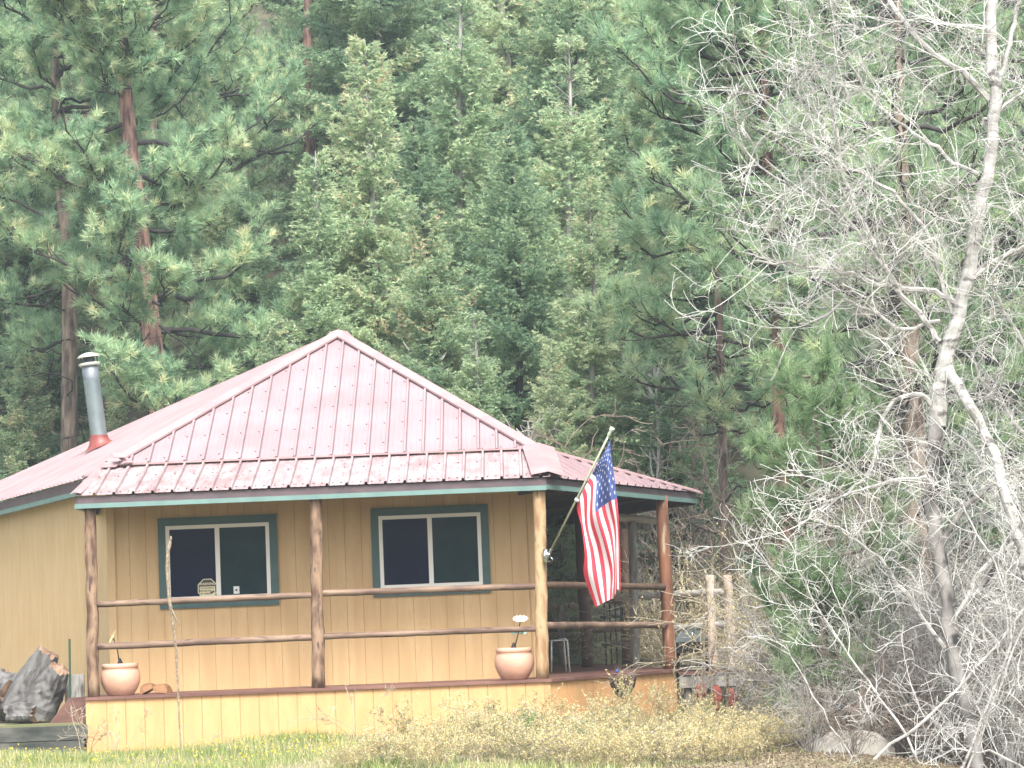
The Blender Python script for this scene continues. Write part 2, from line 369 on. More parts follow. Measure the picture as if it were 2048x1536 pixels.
nS = ribbed(sk, [EL, ER, Vector((BRp.x, YB, ZB-.01)), Vector((BLp.x+.0, YB, ZB-.01))], (1, 0, 0), phase=.0, screws=[(.06, (.12,)), (.16, (.12, .9))])
s_ = sk.build('porch_roof', ['skirt', 'screw_lap_shade'], cabin); tag(s_, 'low front skirt of pale reflective roof metal with mottled colour')
pr_ = MB(); AA = BRp+Vector((0, 0, -.005))
ribbed(pr_, [AA, ER, C], (C-ER)); ribbed(pr_, [AA, C, G], (G-C)); ribbed(pr_, [AA, G, R2], (1, .2, 0)); pr_.poly([EL, BLp, S-Vector((0, 0, .02))])
pr_.build('porch_roof', ['roof'], cabin)
def cap(mb, P, Q, da, db, wd=.11, lift=.03):
    P, Q = Vector(P), Vector(Q); d = (Q-P).normalized()
    a = [Vector(x)-d*Vector(x).dot(d) for x in (da, db)]; a = [x.normalized() for x in a]
    up = Vector((0, 0, 1)); up = (up-d*up.dot(d)).normalized()
    pts = [(a[0]*wd+up*(.004)), (a[0]*wd+up*lift*.8), up*(lift*1.6), (a[1]*wd+up*lift*.8), (a[1]*wd+up*.004)]
    mb.add([p+o for p in (P, Q) for o in pts], [(i, i+1, 6+i, 5+i) for i in range(4)])
cp = MB()
nF = (BRp-BLp).cross(APEX-BLp).normalized(); dirF = Vector((0, -.9, -.4))
cap(cp, APEX+Vector((0, 0, .01)), BLp, dirF, Vector((-.9, .1, -.45)), .12, .035)
cap(cp, APEX+Vector((0, 0, .012)), BRp, dirF, Vector((.9, .2, -.45)), .12, .035)
cap(cp, APEX+Vector((0, 0, .014)), K2, Vector((-.3, -.9, -.4)), Vector((.2, .95, -.4)), .06, .018)
cap(cp, BRp+Vector((0, 0, .0)), C+Vector((0, 0, .0)), Vector((-.1, -.9, -.1)), Vector((.3, .9, -.1)), .09, .02)
cap(cp, BRp+Vector((.0, 0, .02)), ER+Vector((.0, 0, .01)), Vector((-1, 0, 0)), Vector((1, .1, -.2)), .20, .035)
cap(cp, BLp+Vector((.0, 0, .012)), EL+Vector((.0, 0, .01)), Vector((1, 0, 0)), Vector((-1, .1, -.1)), .07, .02)
cp.beam(Vector((BLp.x, YB-.04, ZB+.006)), Vector((BRp.x, YB-.04, ZB+.006)), .09, .022)
# crumpled flashing pieces at the corner of the skirt
for (px, py, w_, r_) in ((238, 915, .16, .3), (222, 934, .2, -.2), (252, 925, .12, .5), (213, 945, .1, .1)):
    c = W(px, py, 33.33)+Vector((0, 0, .03)); m_ = Matrix.Translation(c) @ Matrix.Rotation(r_, 4, 'Z') @ Matrix.Rotation(.35, 4, 'X')
    cp.box((-w_/2, -.11, -.005), (w_/2, .11, .005), 0, m_)
cp.build('hip_flashing', 'roof_cap', cabin)
# peak cover
pk = MB(); pk.lathe([(0, .06), (.12, .035), (.2, -.05), (.21, -.07)], APEX+Vector((0, 0, .0)), 6); pk.build('peak_cap', 'roof_cap', cabin)
# fascia boards: brown above, teal below
def fascia(p, q, name_, bh=.095, th=.055, off=.0, out=None):
    a, b = MB(), MB(); p, q = Vector(p), Vector(q)
    a.beam(p+Vector((0, 0, -.012-bh/2)), q+Vector((0, 0, -.012-bh/2)), .04, bh)
    n = (q-p).normalized().cross(Vector((0, 0, 1))).normalized()
    if out and n.dot(Vector(out)) < 0: n = -n
    b.beam(p+n*.008+Vector((0, 0, -.012-bh-th/2)), q+n*.008+Vector((0, 0, -.012-bh-th/2)), .05, th)
    a.build('fascia_board', 'brown_fascia', cabin); b.build('fascia_trim', 'teal_fascia', cabin)
e_ = Vector((0, .05, 0))
fascia(EL+e_+Vector((.02, 0, 0)), ER+e_+Vector((-.03, 0, 0)), 'f', out=(0, -1, 0), bh=.085)
inn = Vector((-.05, .0, 0)); fascia(ER+inn+e_, C+inn, 'f', out=(1, -.3, 0), bh=.075)
fascia(C+inn, G+Vector((-.0, -.06, 0)), 'f', out=(0, 1, 0)); fascia(G-Vector((.03, 0, 0)), R2+Vector((.1, -.1, -.43)), 'f', out=(0, 1, 0))
inl = Vector((.05, .0, 0)); fascia(S+inl, K+inl, 'f', bh=.12, th=.06, out=(-1, -.3, 0))
fascia(EL+e_+Vector((.015, .0, 0)), Vector((S.x+.12, S.y+.3, ZE)), 'f', out=(-1, 0, 0), bh=.085)
# soffit of the porch and underside
so = MB(); zs = ZFB+.055
so.poly([Vector((EL.x+.05, 32.08, zs)), Vector((ER.x-.08, 32.08, zs)), Vector((ER.x-.06, 33.3, zs)), Vector((EL.x+.05, 33.3, zs))])
so.poly([Vector((ER.x-.08, 32.08, zs)), Vector((C.x-.13, C.y, zs-.06)), Vector((G.x, 42.85, zs)), Vector((ER.x-.4, 42.4, zs)), Vector((ER.x-.06, 33.3, zs))])
for t in np.linspace(.08, .92, 9):
    a = ER.lerp(C, t); so.beam(Vector((a.x-.18, a.y+.05, zs-.03)), Vector((ER.x-.35, a.y+2.2*t+.6, zs-.03)), .045, .09)
so.beam(Vector((C.x-.25, C.y-.1, zs-.12)), Vector((G.x-.02, 42.6, zs-.08)), .12, .13)
so.build('porch_ceiling', 'soffit', cabin)
# walls with vertical grooves
def gwall(mb, p, q, z0, z1, out, spacing=.2032, phase=.06, gw=.006, gd=.003):
    p, q = Vector(p), Vector(q); L = (q-p).length; d = (q-p)/L; n = Vector(out); n.normalize()
    xs_ = []; x = phase
    pos = 0
    def face(a, b, oa, ob, mi):
        A, B = p+d*a-n*oa, p+d*b-n*ob
        mb.poly([Vector((A.x, A.y, z0)), Vector((B.x, B.y, z0)), Vector((B.x, B.y, z1)), Vector((A.x, A.y, z1))], mi)
    while x < L-gw:
        face(pos, x-gw/2, 0, 0, 0); face(x-gw/2, x-gw/4, 0, gd, 1); face(x-gw/4, x+gw/4, gd, gd, 1); face(x+gw/4, x+gw/2, gd, 0, 1)
        pos = x+gw/2; x += spacing
    face(pos, L, 0, 0, 0)
YW = 33.35
wl = XP(219, YW, 1.8); wr = XP(1071, YW, 1.8)
wm = MB(); gwall(wm, (wl, YW, 0), (wr, YW, 0), ZFL-.05, ZB-.03, (0, -1, 0), phase=.26)
wm.build('front_wall', ['siding', 'groove'], cabin)
wm = MB(); pL = Vector((wl, YW, 0)); gwall(wm, pL+EDIR*12, pL, .2, ZS-.08, (-.92, -.39, 0), gw=.004, gd=.002)
wm.build('side_wall', ['siding_left', 'siding_left'], cabin)
wm = MB(); gwall(wm, (wr, YW, 0), (wr-.3, 42, 0), ZFL-.05, ZB, (1, 0, 0)); gwall(wm, (wr-.3, 42, 0), pL+EDIR*12, .2, ZS-.05, (0, 1, 0))
wm.build('rear_wall', ['siding', 'groove'], cabin)
wm = MB(); wm.box((wl-.012, YW-.022, ZFL), (wl+.085, YW-.002, ZB-.05)); 
wm.build('corner_board', 'siding', cabin)
wm = MB(); wm.box((wr-.06, YW-.022, ZFL), (wr+.012, YW-.002, ZB-.05)); wm.build('corner_board', 'siding', cabin)
# windows
def window(px0, py0, px1, py1, f0, f1, mull, stick):
    o = thing('window', None, None); o.parent = cabin
    xa = XP(px0, YW, 2.2); xb = XP(px1, YW, 2.2)
    za = W((px0+px1)/2, py0, YW).z; zb_ = W((px0+px1)/2, py1, YW).z
    o.location = Vector((xa, YW, zb_))-Vector(cabin.location)
    t = MB(); tw = .095; y0 = YW-.035
    t.box((xa, y0, za-tw), (xb, YW-.001, za)); t.box((xa, y0, zb_), (xb, YW-.001, zb_+tw))
    t.box((xa, y0+.001, zb_+tw), (xa+tw, YW-.001, za-tw)); t.box((xb-tw, y0+.001, zb_+tw), (xb, YW-.001, za-tw))
    t.build('window_trim', 'trim', o)
    fw = .045; a0, a1, c0, c1 = xa+tw, xb-tw, zb_+tw, za-tw
    f = MB(); y1 = YW-.045
    f.box((a0, y1, c1-fw), (a1, YW-.002, c1)); f.box((a0, y1, c0), (a1, YW-.002, c0+fw))
    f.box((a0, y1+.001, c0+fw), (a0+fw, YW-.002, c1-fw)); f.box((a1-fw, y1+.001, c0+fw), (a1, YW-.002, c1-fw))
    xm = XP(mull, YW, 2.1); f.box((xm-.028, y1-.006, c0+fw), (xm+.028, YW-.002, c1-fw))
    f.build('window_frame', 'white', o)
    p = MB(); p.box((a0+fw, YW-.022, c0+fw), (xm-.028, YW-.012, c1-fw)); p.build('pane', 'glass_dark', o)
    p = MB(); p.box((xm+.028, YW-.030, c0+fw), (a1-fw, YW-.02, c1-fw)); p.build('pane', 'glass_screen', o)
    return o
win1 = window(318, 1033, 556, 1214, 0, 0, 437, True)
win2 = window(744, 1013, 979, 1190, 0, 0, 862, False)
def text(s_, size, loc, matn, parent, bold=0):
    cu = bpy.data.curves.new('lettering', 'FONT'); cu.body = s_; cu.size = size; cu.align_x = 'CENTER'; cu.extrude = .0008; cu.offset = bold
    ob = bpy.data.objects.new('lettering', cu); COL.objects.link(ob)
    dg = bpy.context.evaluated_depsgraph_get(); me = bpy.data.meshes.new_from_object(ob.evaluated_get(dg))
    bpy.data.objects.remove(ob); me.materials.clear(); me.materials.append(MT[matn])
    o2 = bpy.data.objects.new('lettering', me); link(o2, parent); o2.rotation_euler = (rad(90), 0, 0)
    o2.location = Vector(loc)-parent_world(parent); return o2
sc_ = W(415, 1177, YW-.03); st = thing('warning_sticker', 'small pale octagonal warning sticker in the lower corner of window pane', 'sticker', sc_)
b = MB(); R8 = .128; oc = [(R8*math.cos(rad(22.5+45*i)), R8*math.sin(rad(22.5+45*i))) for i in range(8)]
def octo(mb, k, y, mi):
    a = [sc_+Vector((x*k, y, z*k)) for x, z in oc]; c_ = [p+Vector((0, .002, 0)) for p in a]
    mb.add(a+c_, [list(range(8)), list(range(15, 7, -1))]+[(i, 8+i, 8+(i+1) % 8, (i+1) % 8) for i in range(8)], mi)
octo(b, 1, 0, 0); octo(b, .91, -.003, 1)
b.box((sc_.x-.095, sc_.y-.006, sc_.z-.105), (sc_.x+.095, sc_.y-.0035, sc_.z+.025), 0)
b.build('backing', ['sticker', 'ink'], st)
text('WARNING', .042, sc_+Vector((0, -.0075, .042)), 'sticker', st, .001)
text('THIS PROPERTY', .024, sc_+Vector((0, -.0075, -.003)), 'ink', st, .0005)
text('PROTECTED', .027, sc_+Vector((-.022, -.0075, -.038)), 'ink', st, .0008)
text('BY VIDEO', .027, sc_+Vector((-.026, -.0075, -.072)), 'ink', st, .0008)
b = MB(); b.beam(sc_+Vector((.035, -.008, -.06)), sc_+Vector((.082, -.008, -.035)), .003, .022, 0, (0, 0, 1)); b.build('camera_symbol', 'ink', st)
c = W(473, 1180, YW-.045); b = MB(); b.box((c.x-.035, c.y-.008, c.z-.045), (c.x+.035, c.y+.008, c.z+.045), 0); b.box((c.x-.012, c.y-.012, c.z-.012), (c.x+.012, c.y-.0085, c.z+.012), 1)
tag(b.build('window_sensor', ['plastic_white', 'dark_metal'], loc=c), 'tiny white square sensor stuck on the window glass beside the octagon sticker', 'sensor')
# deck
D1 = Vector((XP(171, 32.08, .6), 32.08, 0)); D2 = Vector((XP(1100, 32.08, .6), 32.08, 0)); D3 = Vector((XP(1352, 34.75, .6), 34.75, 0)); D4 = Vector((1.0, 42, 0)); D5 = Vector((0, 42, 0)); D6 = Vector((wl, YW+.02, 0))
dk = MB(); P_ = [D1-Vector((0, .03, 0)), D2+Vector((.02, -.03, 0)), D3+Vector((.04, -.01, 0)), D4, D5, Vector((wr, YW+.1, 0)), D6, Vector((D1.x, D6.y, 0))]
lo_p = [Vector((p.x, p.y, ZFL-.035)) for p in P_]; hi_p = [Vector((p.x, p.y, ZFL)) for p in P_]; n_ = len(P_)
dk.add(lo_p+hi_p, [list(range(n_))[::-1], list(range(n_, 2*n_))]+[(i, (i+1) % n_, n_+(i+1) % n_, n_+i) for i in range(n_)])
dk.build('porch_floor', 'deck', cabin)
bs = MB(); gwall(bs, D1, D2, -.25, ZFL-.036, (0, -1, 0), phase=.245, spacing=.2235, gw=.013); gwall(bs, D2, D3, -.35, ZFL-.036, (.93, -.37, 0), phase=.2, gw=.007, gd=.003)
gwall(bs, Vector((D1.x, 33.4, 0)), D1, -.25, ZFL-.036, (-1, 0, 0), phase=.2); gwall(bs, D3, D4, -.35, ZFL-.036, (.9, .4, 0))
tag(bs.build('base_skirting', ['siding_base', 'groove'], cabin), 'sunlit orange yellow grooved boards below the porch floor')
def log(mb, p, q, r0, r1, seg=14, n=12, wob=.008, jit=.05, mi=0):
    rg = random.Random(int(abs(p[0]*977+p[2]*131+q[0]*37)*10)); p, q = Vector(p), Vector(q); pts = []
    for i in range(seg+1):
        t = i/seg; pts.append(p.lerp(q, t)+Vector((rg.uniform(-wob, wob), rg.uniform(-wob, wob), rg.uniform(-wob, wob)*.3)))
    mb.tube(pts, [(r0+(r1-r0)*i/seg)*(1+rg.uniform(-.04, .04)) for i in range(seg+1)], n, mi, jit, True, rg)
def post(px0, px1, Y, r, matn, lab, z1=ZFB+.03):
    z0 = ZFL-.001; b = MB(); log(b, (XP(px0, Y, z0), Y, z0), (XP(px1, Y, z1), Y, z1), r, r*.93)
    o = b.build('porch_post', matn, cabin, True); o['label'] = lab; return o
PY = 32.17
post(188, 180, PY, .074, 'log', 'mottled brown bark log post')
post(636, 632, PY, .079, 'log', 'knotty tan log post')
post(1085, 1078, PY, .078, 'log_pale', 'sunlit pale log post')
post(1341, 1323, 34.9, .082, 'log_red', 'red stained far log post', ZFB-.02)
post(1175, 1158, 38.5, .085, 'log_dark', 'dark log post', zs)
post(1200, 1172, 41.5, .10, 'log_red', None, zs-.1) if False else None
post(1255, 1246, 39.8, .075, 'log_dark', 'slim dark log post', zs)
def rails(pa, pb, Ya, Yb, ma, r=.04, name='railing'):
    b = MB(); A = W(pa[0], pa[1], Ya); B = W(pb[0], pb[1], Yb); log(b, A, B, r, r*.95, 18, 10, .008, .07)
    return b.build(name, ma, cabin, True)
rails((190, 1209), (633, 1190), PY, PY, 'rail', .038); rails((633, 1187), (1082, 1172), PY, PY, 'rail', .041)
rails((190, 1294), (636, 1274), PY, PY, 'rail', .042); rails((636, 1273), (1084, 1257), PY, PY, 'rail', .037)
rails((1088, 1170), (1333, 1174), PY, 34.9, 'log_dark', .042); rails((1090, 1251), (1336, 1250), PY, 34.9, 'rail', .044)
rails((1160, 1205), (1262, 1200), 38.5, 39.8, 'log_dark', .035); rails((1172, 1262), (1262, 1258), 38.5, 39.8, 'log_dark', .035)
# spindles between the far posts
b = MB()
for px in (1208, 1219, 1230, 1241): b.tube([W(px, 1205, 39.2), W(px+5, 1335, 39.2)], .013, 6)
b.beam(W(1200, 1235, 39.2), W(1248, 1233, 39.2), .03, .04); b.beam(W(1203, 1290, 39.2), W(1252, 1287, 39.2), .03, .04)
tag(b.build('chair_back', 'dark_metal', loc=W(1225, 1338, 39.2)), 'dark slatted chair back standing between the far porch posts', 'chair') 
# stovepipe
def lplane(px, py): return hit(px, py, S, nL)
CB = lplane(201, 897); ctop = W(177, 712, CB.y-.05)
chim = thing('chimney', None, None); chim.parent = cabin; chim.location = CB-Vector(cabin.location)
ax = (ctop-CB).normalized(); Lc = (ctop-CB).length
b = MB(); b.lathe([(.128, .02), (.126, .12)], CB, 28, 0, ax); b.lathe([(.118, .1), (.119, Lc*.55), (.120, Lc*.72), (.120, Lc-.13)], CB, 28, 0, ax)
b.lathe([(.1205, .145), (.1235, .15), (.1235, .165), (.1205, .17)], CB, 28, 0, ax); b.build('pipe', ['steel'], chim, True)
b = MB(); b.lathe([(.1212, Lc*.74), (.1212, Lc-.12), (.10, Lc-.119)], CB, 28, 0, ax); b.build('pipe_collar', 'soot', chim, True)
b = MB(); b.lathe([(.08, Lc-.16), (.145, Lc-.14), (.155, Lc-.125), (.155, Lc-.105), (.12, Lc-.095), (.09, Lc-.093)], CB, 28, 0, ax)
b.lathe([(.165, Lc-.02), (.165, Lc-.005), (.09, Lc+.035), (.0, Lc+.055)], CB, 28, 0, ax); b.lathe([(.165, Lc-.02), (0, Lc-.015)], CB, 28, 0, ax)
b.build('rain_cap', 'cap', chim, False)
b = MB(); b.lathe([(.075, Lc-.12), (.07, Lc-.02)], CB, 12, 0, ax)
Q = Vector((0, 0, 1)).rotation_difference(ax)
for i in range(6):
    an = i*math.pi/3; v = Q @ Vector((.115*math.cos(an), .115*math.sin(an), Lc-.1)); b.tube([CB+v, CB+v+ax*.09], .009, 5)
b.build('cap_bracket', 'dark_metal', chim)
b = MB()
nLu = nL if nL.z > 0 else -nL
rings = []
for (r, h_) in ((.22, .035), (.19, .05), (.15, .09), (.132, .16), (.129, .19)):
    rings.append((r, h_))
base = len(b.v)
for i, (r, h_) in enumerate(rings):
    t = min(1, h_/.16)
    for k_ in range(24):
        an = 2*math.pi*k_/24; v1 = Vector((r*math.cos(an), r*math.sin(an), 0)); v1.z = -(v1.x*nLu.x+v1.y*nLu.y)/nLu.z*(1-t)
        b.v.append(CB+v1+ax*h_*1.0+Vector((0, 0, .0)))
for i in range(len(rings)-1):
    for k_ in range(24): b.f.append([base+i*24+k_, base+i*24+(k_+1) % 24, base+(i+1)*24+(k_+1) % 24, base+(i+1)*24+k_]); b.m.append(0)
b.build('flashing_boot', 'boot', chim, True)

# ------------------------------------------------------------------ flag
pb = W(1097, 1110, 32.0); pt = W(1222, 862, 31.55)
fl = thing('flag', 'american flag hanging from an angled pole on the pale log post', 'flag', pb)
b = MB(); b.tube([pb, pt], .0135, 10); b.build('flagpole', 'pole', fl, True)
b = MB(); b.lathe([(.0, .05), (.03, .045), (.033, .02), (.02, -.005), (.024, -.04), (.016, -.07)], pt, 12, 0, (pt-pb).normalized()); b.build('finial', 'cap', fl, True)
b = MB(); q_ = W(1154, 1000, 31.8); b.lathe([(.014, -.02), (.03, -.015), (.03, .015), (.014, .02)], q_, 10, 0, (pt-pb).normalized()); b.build('clip_ring', 'plastic_white', fl, True)
b = MB(); b.lathe([(.02, -.06), (.02, .09)], pb, 12, 0, (pt-pb).normalized()); b.box((pb.x-.06, 32.03, pb.z-.09), (pb.x-.0, 32.11, pb.z+.07)); b.beam(pb, (pb.x-.03, 32.09, pb.z), .05, .03)
b.lathe([(.022, -.005), (.022, .005), (.012, .008), (0, .01)], pb+Vector((.0, -.03, .0)), 10, 0, (0, -1, 0)); b.tube([pb+Vector((.01, 0, -.02)), pb+Vector((.05, 0, -.05)), pb+Vector((.03, 0, -.09)), pb+Vector((-.01, 0, -.07))], .008, 6)
b.build('bracket', 'chrome', fl, True)
cr5 = lambda x, y: (1020+x/3.84, 830+y/3.84)
# control net: rows u (fly, 0..1), columns v (0 top of hoist .. 1 bottom); crop pixels and depth
CN = {
 0.0: [(770, 178), (735, 265), (685, 350), (640, 430), (600, 505), (557, 590), (518, 665)],
 0.2: [(782, 330), (752, 375), (712, 430), (672, 490), (628, 560), (572, 660), (516, 730)],
 0.4: [(822, 640), (775, 655), (720, 690), (668, 735), (622, 800), (580, 850), (548, 850)],
 0.6: [(838, 860), (812, 880), (780, 930), (735, 985), (680, 1010), (620, 1050), (573, 1060)],
 0.8: [(848, 1150), (818, 1130), (803, 1170), (780, 1200), (715, 1230), (645, 1240), (568, 1230)],
 1.0: [(850, 1352), (822, 1340), (800, 1400), (772, 1415), (735, 1432), (695, 1455), (655, 1474)]}
DZ = [.02, -.05, .05, -.03, .04, -.02, .0]
us = sorted(CN)
def cat(p0, p1, p2, p3, t): return .5*((2*p1)+(-p0+p2)*t+(2*p0-5*p1+4*p2-p3)*t*t+(-p0+3*p1-3*p2+p3)*t**3)
def curve(vals, s_):
    n = len(vals)-1; x = min(max(s_*n, 0), n-1e-6); i = int(x); t = x-i
    g_ = lambda j: vals[j] if 0 <= j <= n else (2*vals[0]-vals[1] if j < 0 else 2*vals[n]-vals[n-1])
    return cat(g_(i-1), g_(i), g_(i+1), g_(i+2), t)
rows = []
for u in us:
    r = []
    for j, (x, y) in enumerate(CN[u]):
        px, py = cr5(x, y); v = j/6; Yp = 31.55+(31.8-31.55)*v
        Yd = Yp + DZ[j]*min(1, u*2.5) + (.06*math.sin(9*u+j*2.1) if u > 0 else 0)
        r.append(W(px, py, Yd-.005))
    rows.append(r)
def fpt(u, v):
    col = [curve(r, v) for r in rows]; return curve(col, u)
NU, NV = 72, 52
b = MB(); grid = [[fpt(i/NU, j/NV) for j in range(NV+1)] for i in range(NU+1)]
b.v = [p for r in grid for p in r]
for i in range(NU):
    for j in range(NV):
        stripe = j//4; canton = (i/NU < .4) and stripe < 7
        b.f.append([i*(NV+1)+j, (i+1)*(NV+1)+j, (i+1)*(NV+1)+j+1, i*(NV+1)+j+1]); b.m.append(2 if canton else (0 if stripe % 2 == 0 else 1))
for rr in range(9):
    nst = 6 if rr % 2 == 0 else 5
    for cc in range(nst):
        v = (rr+1)/10*(7/13); u = .4*((2*cc+1 if rr % 2 == 0 else 2*cc+2)/12)
        ring = []
        for k_ in range(10):
            r = (.0165 if k_ % 2 == 0 else .0066)*1.25; an = math.pi*2*k_/10
            ring.append((u+r*math.sin(an)*.66, v+r*math.cos(an)))
        c0 = fpt(u, v); n0 = (fpt(u+.01, v)-c0).cross(fpt(u, v+.01)-c0).normalized()
        if n0.y > 0: n0 = -n0
        for sg in (1, -1):
            pts = [c0+n0*.004*sg]+[fpt(*q)+n0*.004*sg for q in ring]
            b.add(pts, [(0, k_+1, (k_+1) % 10+1) for k_ in range(10)], 1)
b.build('cloth', ['red', 'fwhite', 'blue'], fl, True)
# ------------------------------------------------------------------ things on the porch
def pot(pxc, pyb, Y, lab, col):
    c = Vector((XP(pxc, Y, ZFL), Y, ZFL)); o = thing('flower_pot', lab, 'flower pot', c, 'round terracotta pots on the porch edge')
    k_ = .235/.235
    b = MB(); b.lathe([(.13, 0), (.155, .012), (.20, .08), (.23, .16), (.235, .22), (.222, .29), (.205, .32), (.212, .325), (.215, .37), (.20, .378), (.19, .37), (.19, .31)], c, 40)
    b.build('pot', 'terra', o, True); b = MB(); b.lathe([(.19, .345), (.08, .355), (0, .36)], c, 24); b.build('soil', 'soil', o, True); return o, c
p1, c1 = pot(242, 1390, 32.33, 'round terracotta pot holding a tilted yellow flower ornament', 0)
p2, c2 = pot(1030, 1355, 32.33, 'round terracotta pot holding an upright white flower ornament', 1)
def ornament(c, head, faxis, leaves, pm, lab, yb):
    f = thing('flower_ornament', lab, 'ornament', c+Vector((0, 0, .36)))
    b = MB(); mid = (c+Vector((0, 0, .36))).lerp(head, .55)+Vector((.01, 0, 0)); b.tube([c+Vector((0, 0, .33)), mid, head], .007, 6); b.lathe([(.04, -.03), (.03, .0), (.008, .05)], c+Vector((0, 0, .39)), 10); b.build('stem', 'dark_metal', f, True)
    b = MB(); Qh = Vector((0, 0, 1)).rotation_difference(Vector(faxis).normalized())
    for i in range(12):
        an = i*math.pi/6; d = Vector((math.cos(an), math.sin(an), 0)); sd = Vector((-d.y, d.x, 0))
        pts = [Vector((0, 0, 0)), d*.05+sd*.02+Vector((0, 0, .012)), d*.092+sd*.008+Vector((0, 0, .02)), d*.092-sd*.008+Vector((0, 0, .02)), d*.05-sd*.02+Vector((0, 0, .012))]
        b.poly([head+Qh @ (p+Vector((0, 0, .002*(i % 2)))) for p in pts])
    b.lathe([(.028, .0), (.024, .012), (0, .018)], head, 12, 1, faxis); b.build('flower_head', [pm, 'ink' if False else pm], f)
    b = MB()
    for L in leaves:
        a = mid; t = head+Vector(L) if False else mid+Vector(L); s1 = (t-a).cross(Vector((0, 1, 0))).normalized()*.035; m1 = a.lerp(t, .55)
        b.poly([a, m1+s1, t, m1-s1+Vector((0, -.02, 0))])
    b.build('leaf', 'leaf_plastic', f)
ornament(c1, W(227, 1276, 32.3), (-.8, -.25, .45), [(.13, -.02, .1)], 'petal', 'yellow solar flower ornament leaning in the pot beside the firewood', 0)
ornament(c2, W(1041, 1240, 32.3), (0, -.45, .9), [(-.11, 0, .03), (.12, 0, .02), (.07, -.05, .05)], 'petal_white', 'white solar flower ornament standing in the pot by the pale post', 0)
def wedge(c, r, L, rot, lab):
    b = MB(); rg = random.Random(int(rot*100)); n = 7; pr = []
    for i in range(n): an = rot+math.pi*1.05*i/(n-1); pr.append(Vector((math.cos(an)*r*rg.uniform(.85, 1.1), 0, math.sin(an)*r*rg.uniform(.85, 1.1))))
    mz = min(p.z for p in pr); pr = [p-Vector((0, 0, mz)) for p in pr]
    A = [c+p for p in pr]; B = [c+p*.95+Vector((.03, L, 0)) for p in pr]
    b.add(A+B, [list(range(n))[::-1], list(range(n, 2*n))]+[(i, (i+1) % n, n+(i+1) % n, n+i) for i in range(n)])
    tag(b.build('firewood', 'split', loc=c), lab, 'firewood', 'split firewood pieces on the porch')
wedge(Vector((XP(293, 32.35, ZFL), 32.35, ZFL)), .085, .3, .35, 'split firewood piece next to the terracotta pot, the lower one')
wedge(Vector((XP(320, 32.3, ZFL), 32.3, ZFL)), .095, .3, -.3, 'split firewood piece with dark core, farther from the pot')
# hanging basket
hb = W(1245, 1356, 31.9); o = thing('planter_basket', 'dark wicker basket of dry twigs fixed to the yellow porch skirting', 'planter', hb)
b = MB(); b.lathe([(.02, -.24), (.08, -.2), (.14, -.1), (.165, 0), (.17, .02), (.15, .02), (.12, -.03), (0, -.04)], hb, 20); b.build('basket', 'wicker', o, True)
b = MB(); rg = random.Random(5)
for i in range(40):
    a = hb+Vector((rg.uniform(-.1, .1), rg.uniform(-.1, .05), -.02)); d = Vector((rg.uniform(-1, 1), rg.uniform(-.6, .2), rg.uniform(-.2, 1))).normalized(); L = rg.uniform(.1, .28)
    b.tube([a, a+d*L*.5, a+d*L+Vector((0, 0, -.07*rg.random()))], [.004, .003, .002], 4)
b.build('dry_stem', 'twig_brown', o)
b = MB(); b.lathe([(0, -.03), (.02, -.02), (.024, 0), (0, .02)], W(1234, 1341, 31.75), 8); b.build('blossom', 'blue', o)
# white frame beyond the porch
fr = W(1118, 1345, 35.5); o = thing('side_table', 'white tubular side table frame standing behind the pale porch post', 'table', fr)
b = MB()
for (x0, x1, dy) in ((1100, 1137, 0), (1100, 1130, .45)):
    a, q, c_ = W(x0-8, 1281, 35.3+dy), W(x1-6, 1278, 35.3+dy), W(x1+3, 1345, 35.3+dy); b.tube([a, q, q.lerp(c_, .06)+Vector((.02, 0, 0)), c_], .011, 8); b.tube([a+Vector((.07, 0, 0)), W(x0+3, 1347, 35.3+dy)], .011, 8)
    b.build('table_leg', 'plastic_white', o, True); b = MB()
b = MB(); t0 = W(1092, 1282, 35.3); t1 = W(1131, 1279, 35.3); b.box((t0.x, 35.3, t0.z-.005), (t1.x, 35.75, t0.z+.012)); b.build('table_top', 'plastic_white', o)

# far deck with rails, pergola, grill
dz = .57; DK0 = XP(1356, 35.6, dz); DK1 = XP(1478, 35.4, dz)
fd = thing('far_deck', 'weathered wooden deck on stilts beyond the red stained post', 'deck', (DK0, 36, 0))
b = MB()
for i in range(14): y = 35.4+i*.145; b.box((DK0, y, dz-.035), (DK1-.0, y+.138, dz)); 
b.build('floor_board', 'deck', fd)
b = MB(); b.box((DK0, 35.42, dz-.2), (DK1-.03, 35.46, dz-.037)); b.box((DK0, 36.6, dz-.2), (DK1-.03, 36.64, dz-.037)); b.box((DK1-.07, 35.465, dz-.2), (DK1-.03, 36.595, dz-.037)); b.build('joist', 'grey_wood', fd)
for px in (1378, 1430, 1468):
    b = MB(); x = XP(px, 35.5, .1); log(b, (x, 35.52, -.4), (x, 35.52, dz-.2), .06, .055); b.build('stilt', 'grey_wood', fd, True)
for (pa, pb_, Y, m_, r) in (((1427, 1338), (1420, 1150), 35.7, 'pink_log', .062), ((1466, 1342), (1455, 1150), 35.45, 'pink_log', .062), ((1272, 1338), (1264, 1043), 36.6, 'grey_wood', .06), ((1126, 1345), (1121, 1212), 41, 'grey_wood', .06)):
    b = MB(); log(b, W(*pa, Y), W(*pb_, Y), r, r*.92); b.build('railing_post', m_, fd, True)
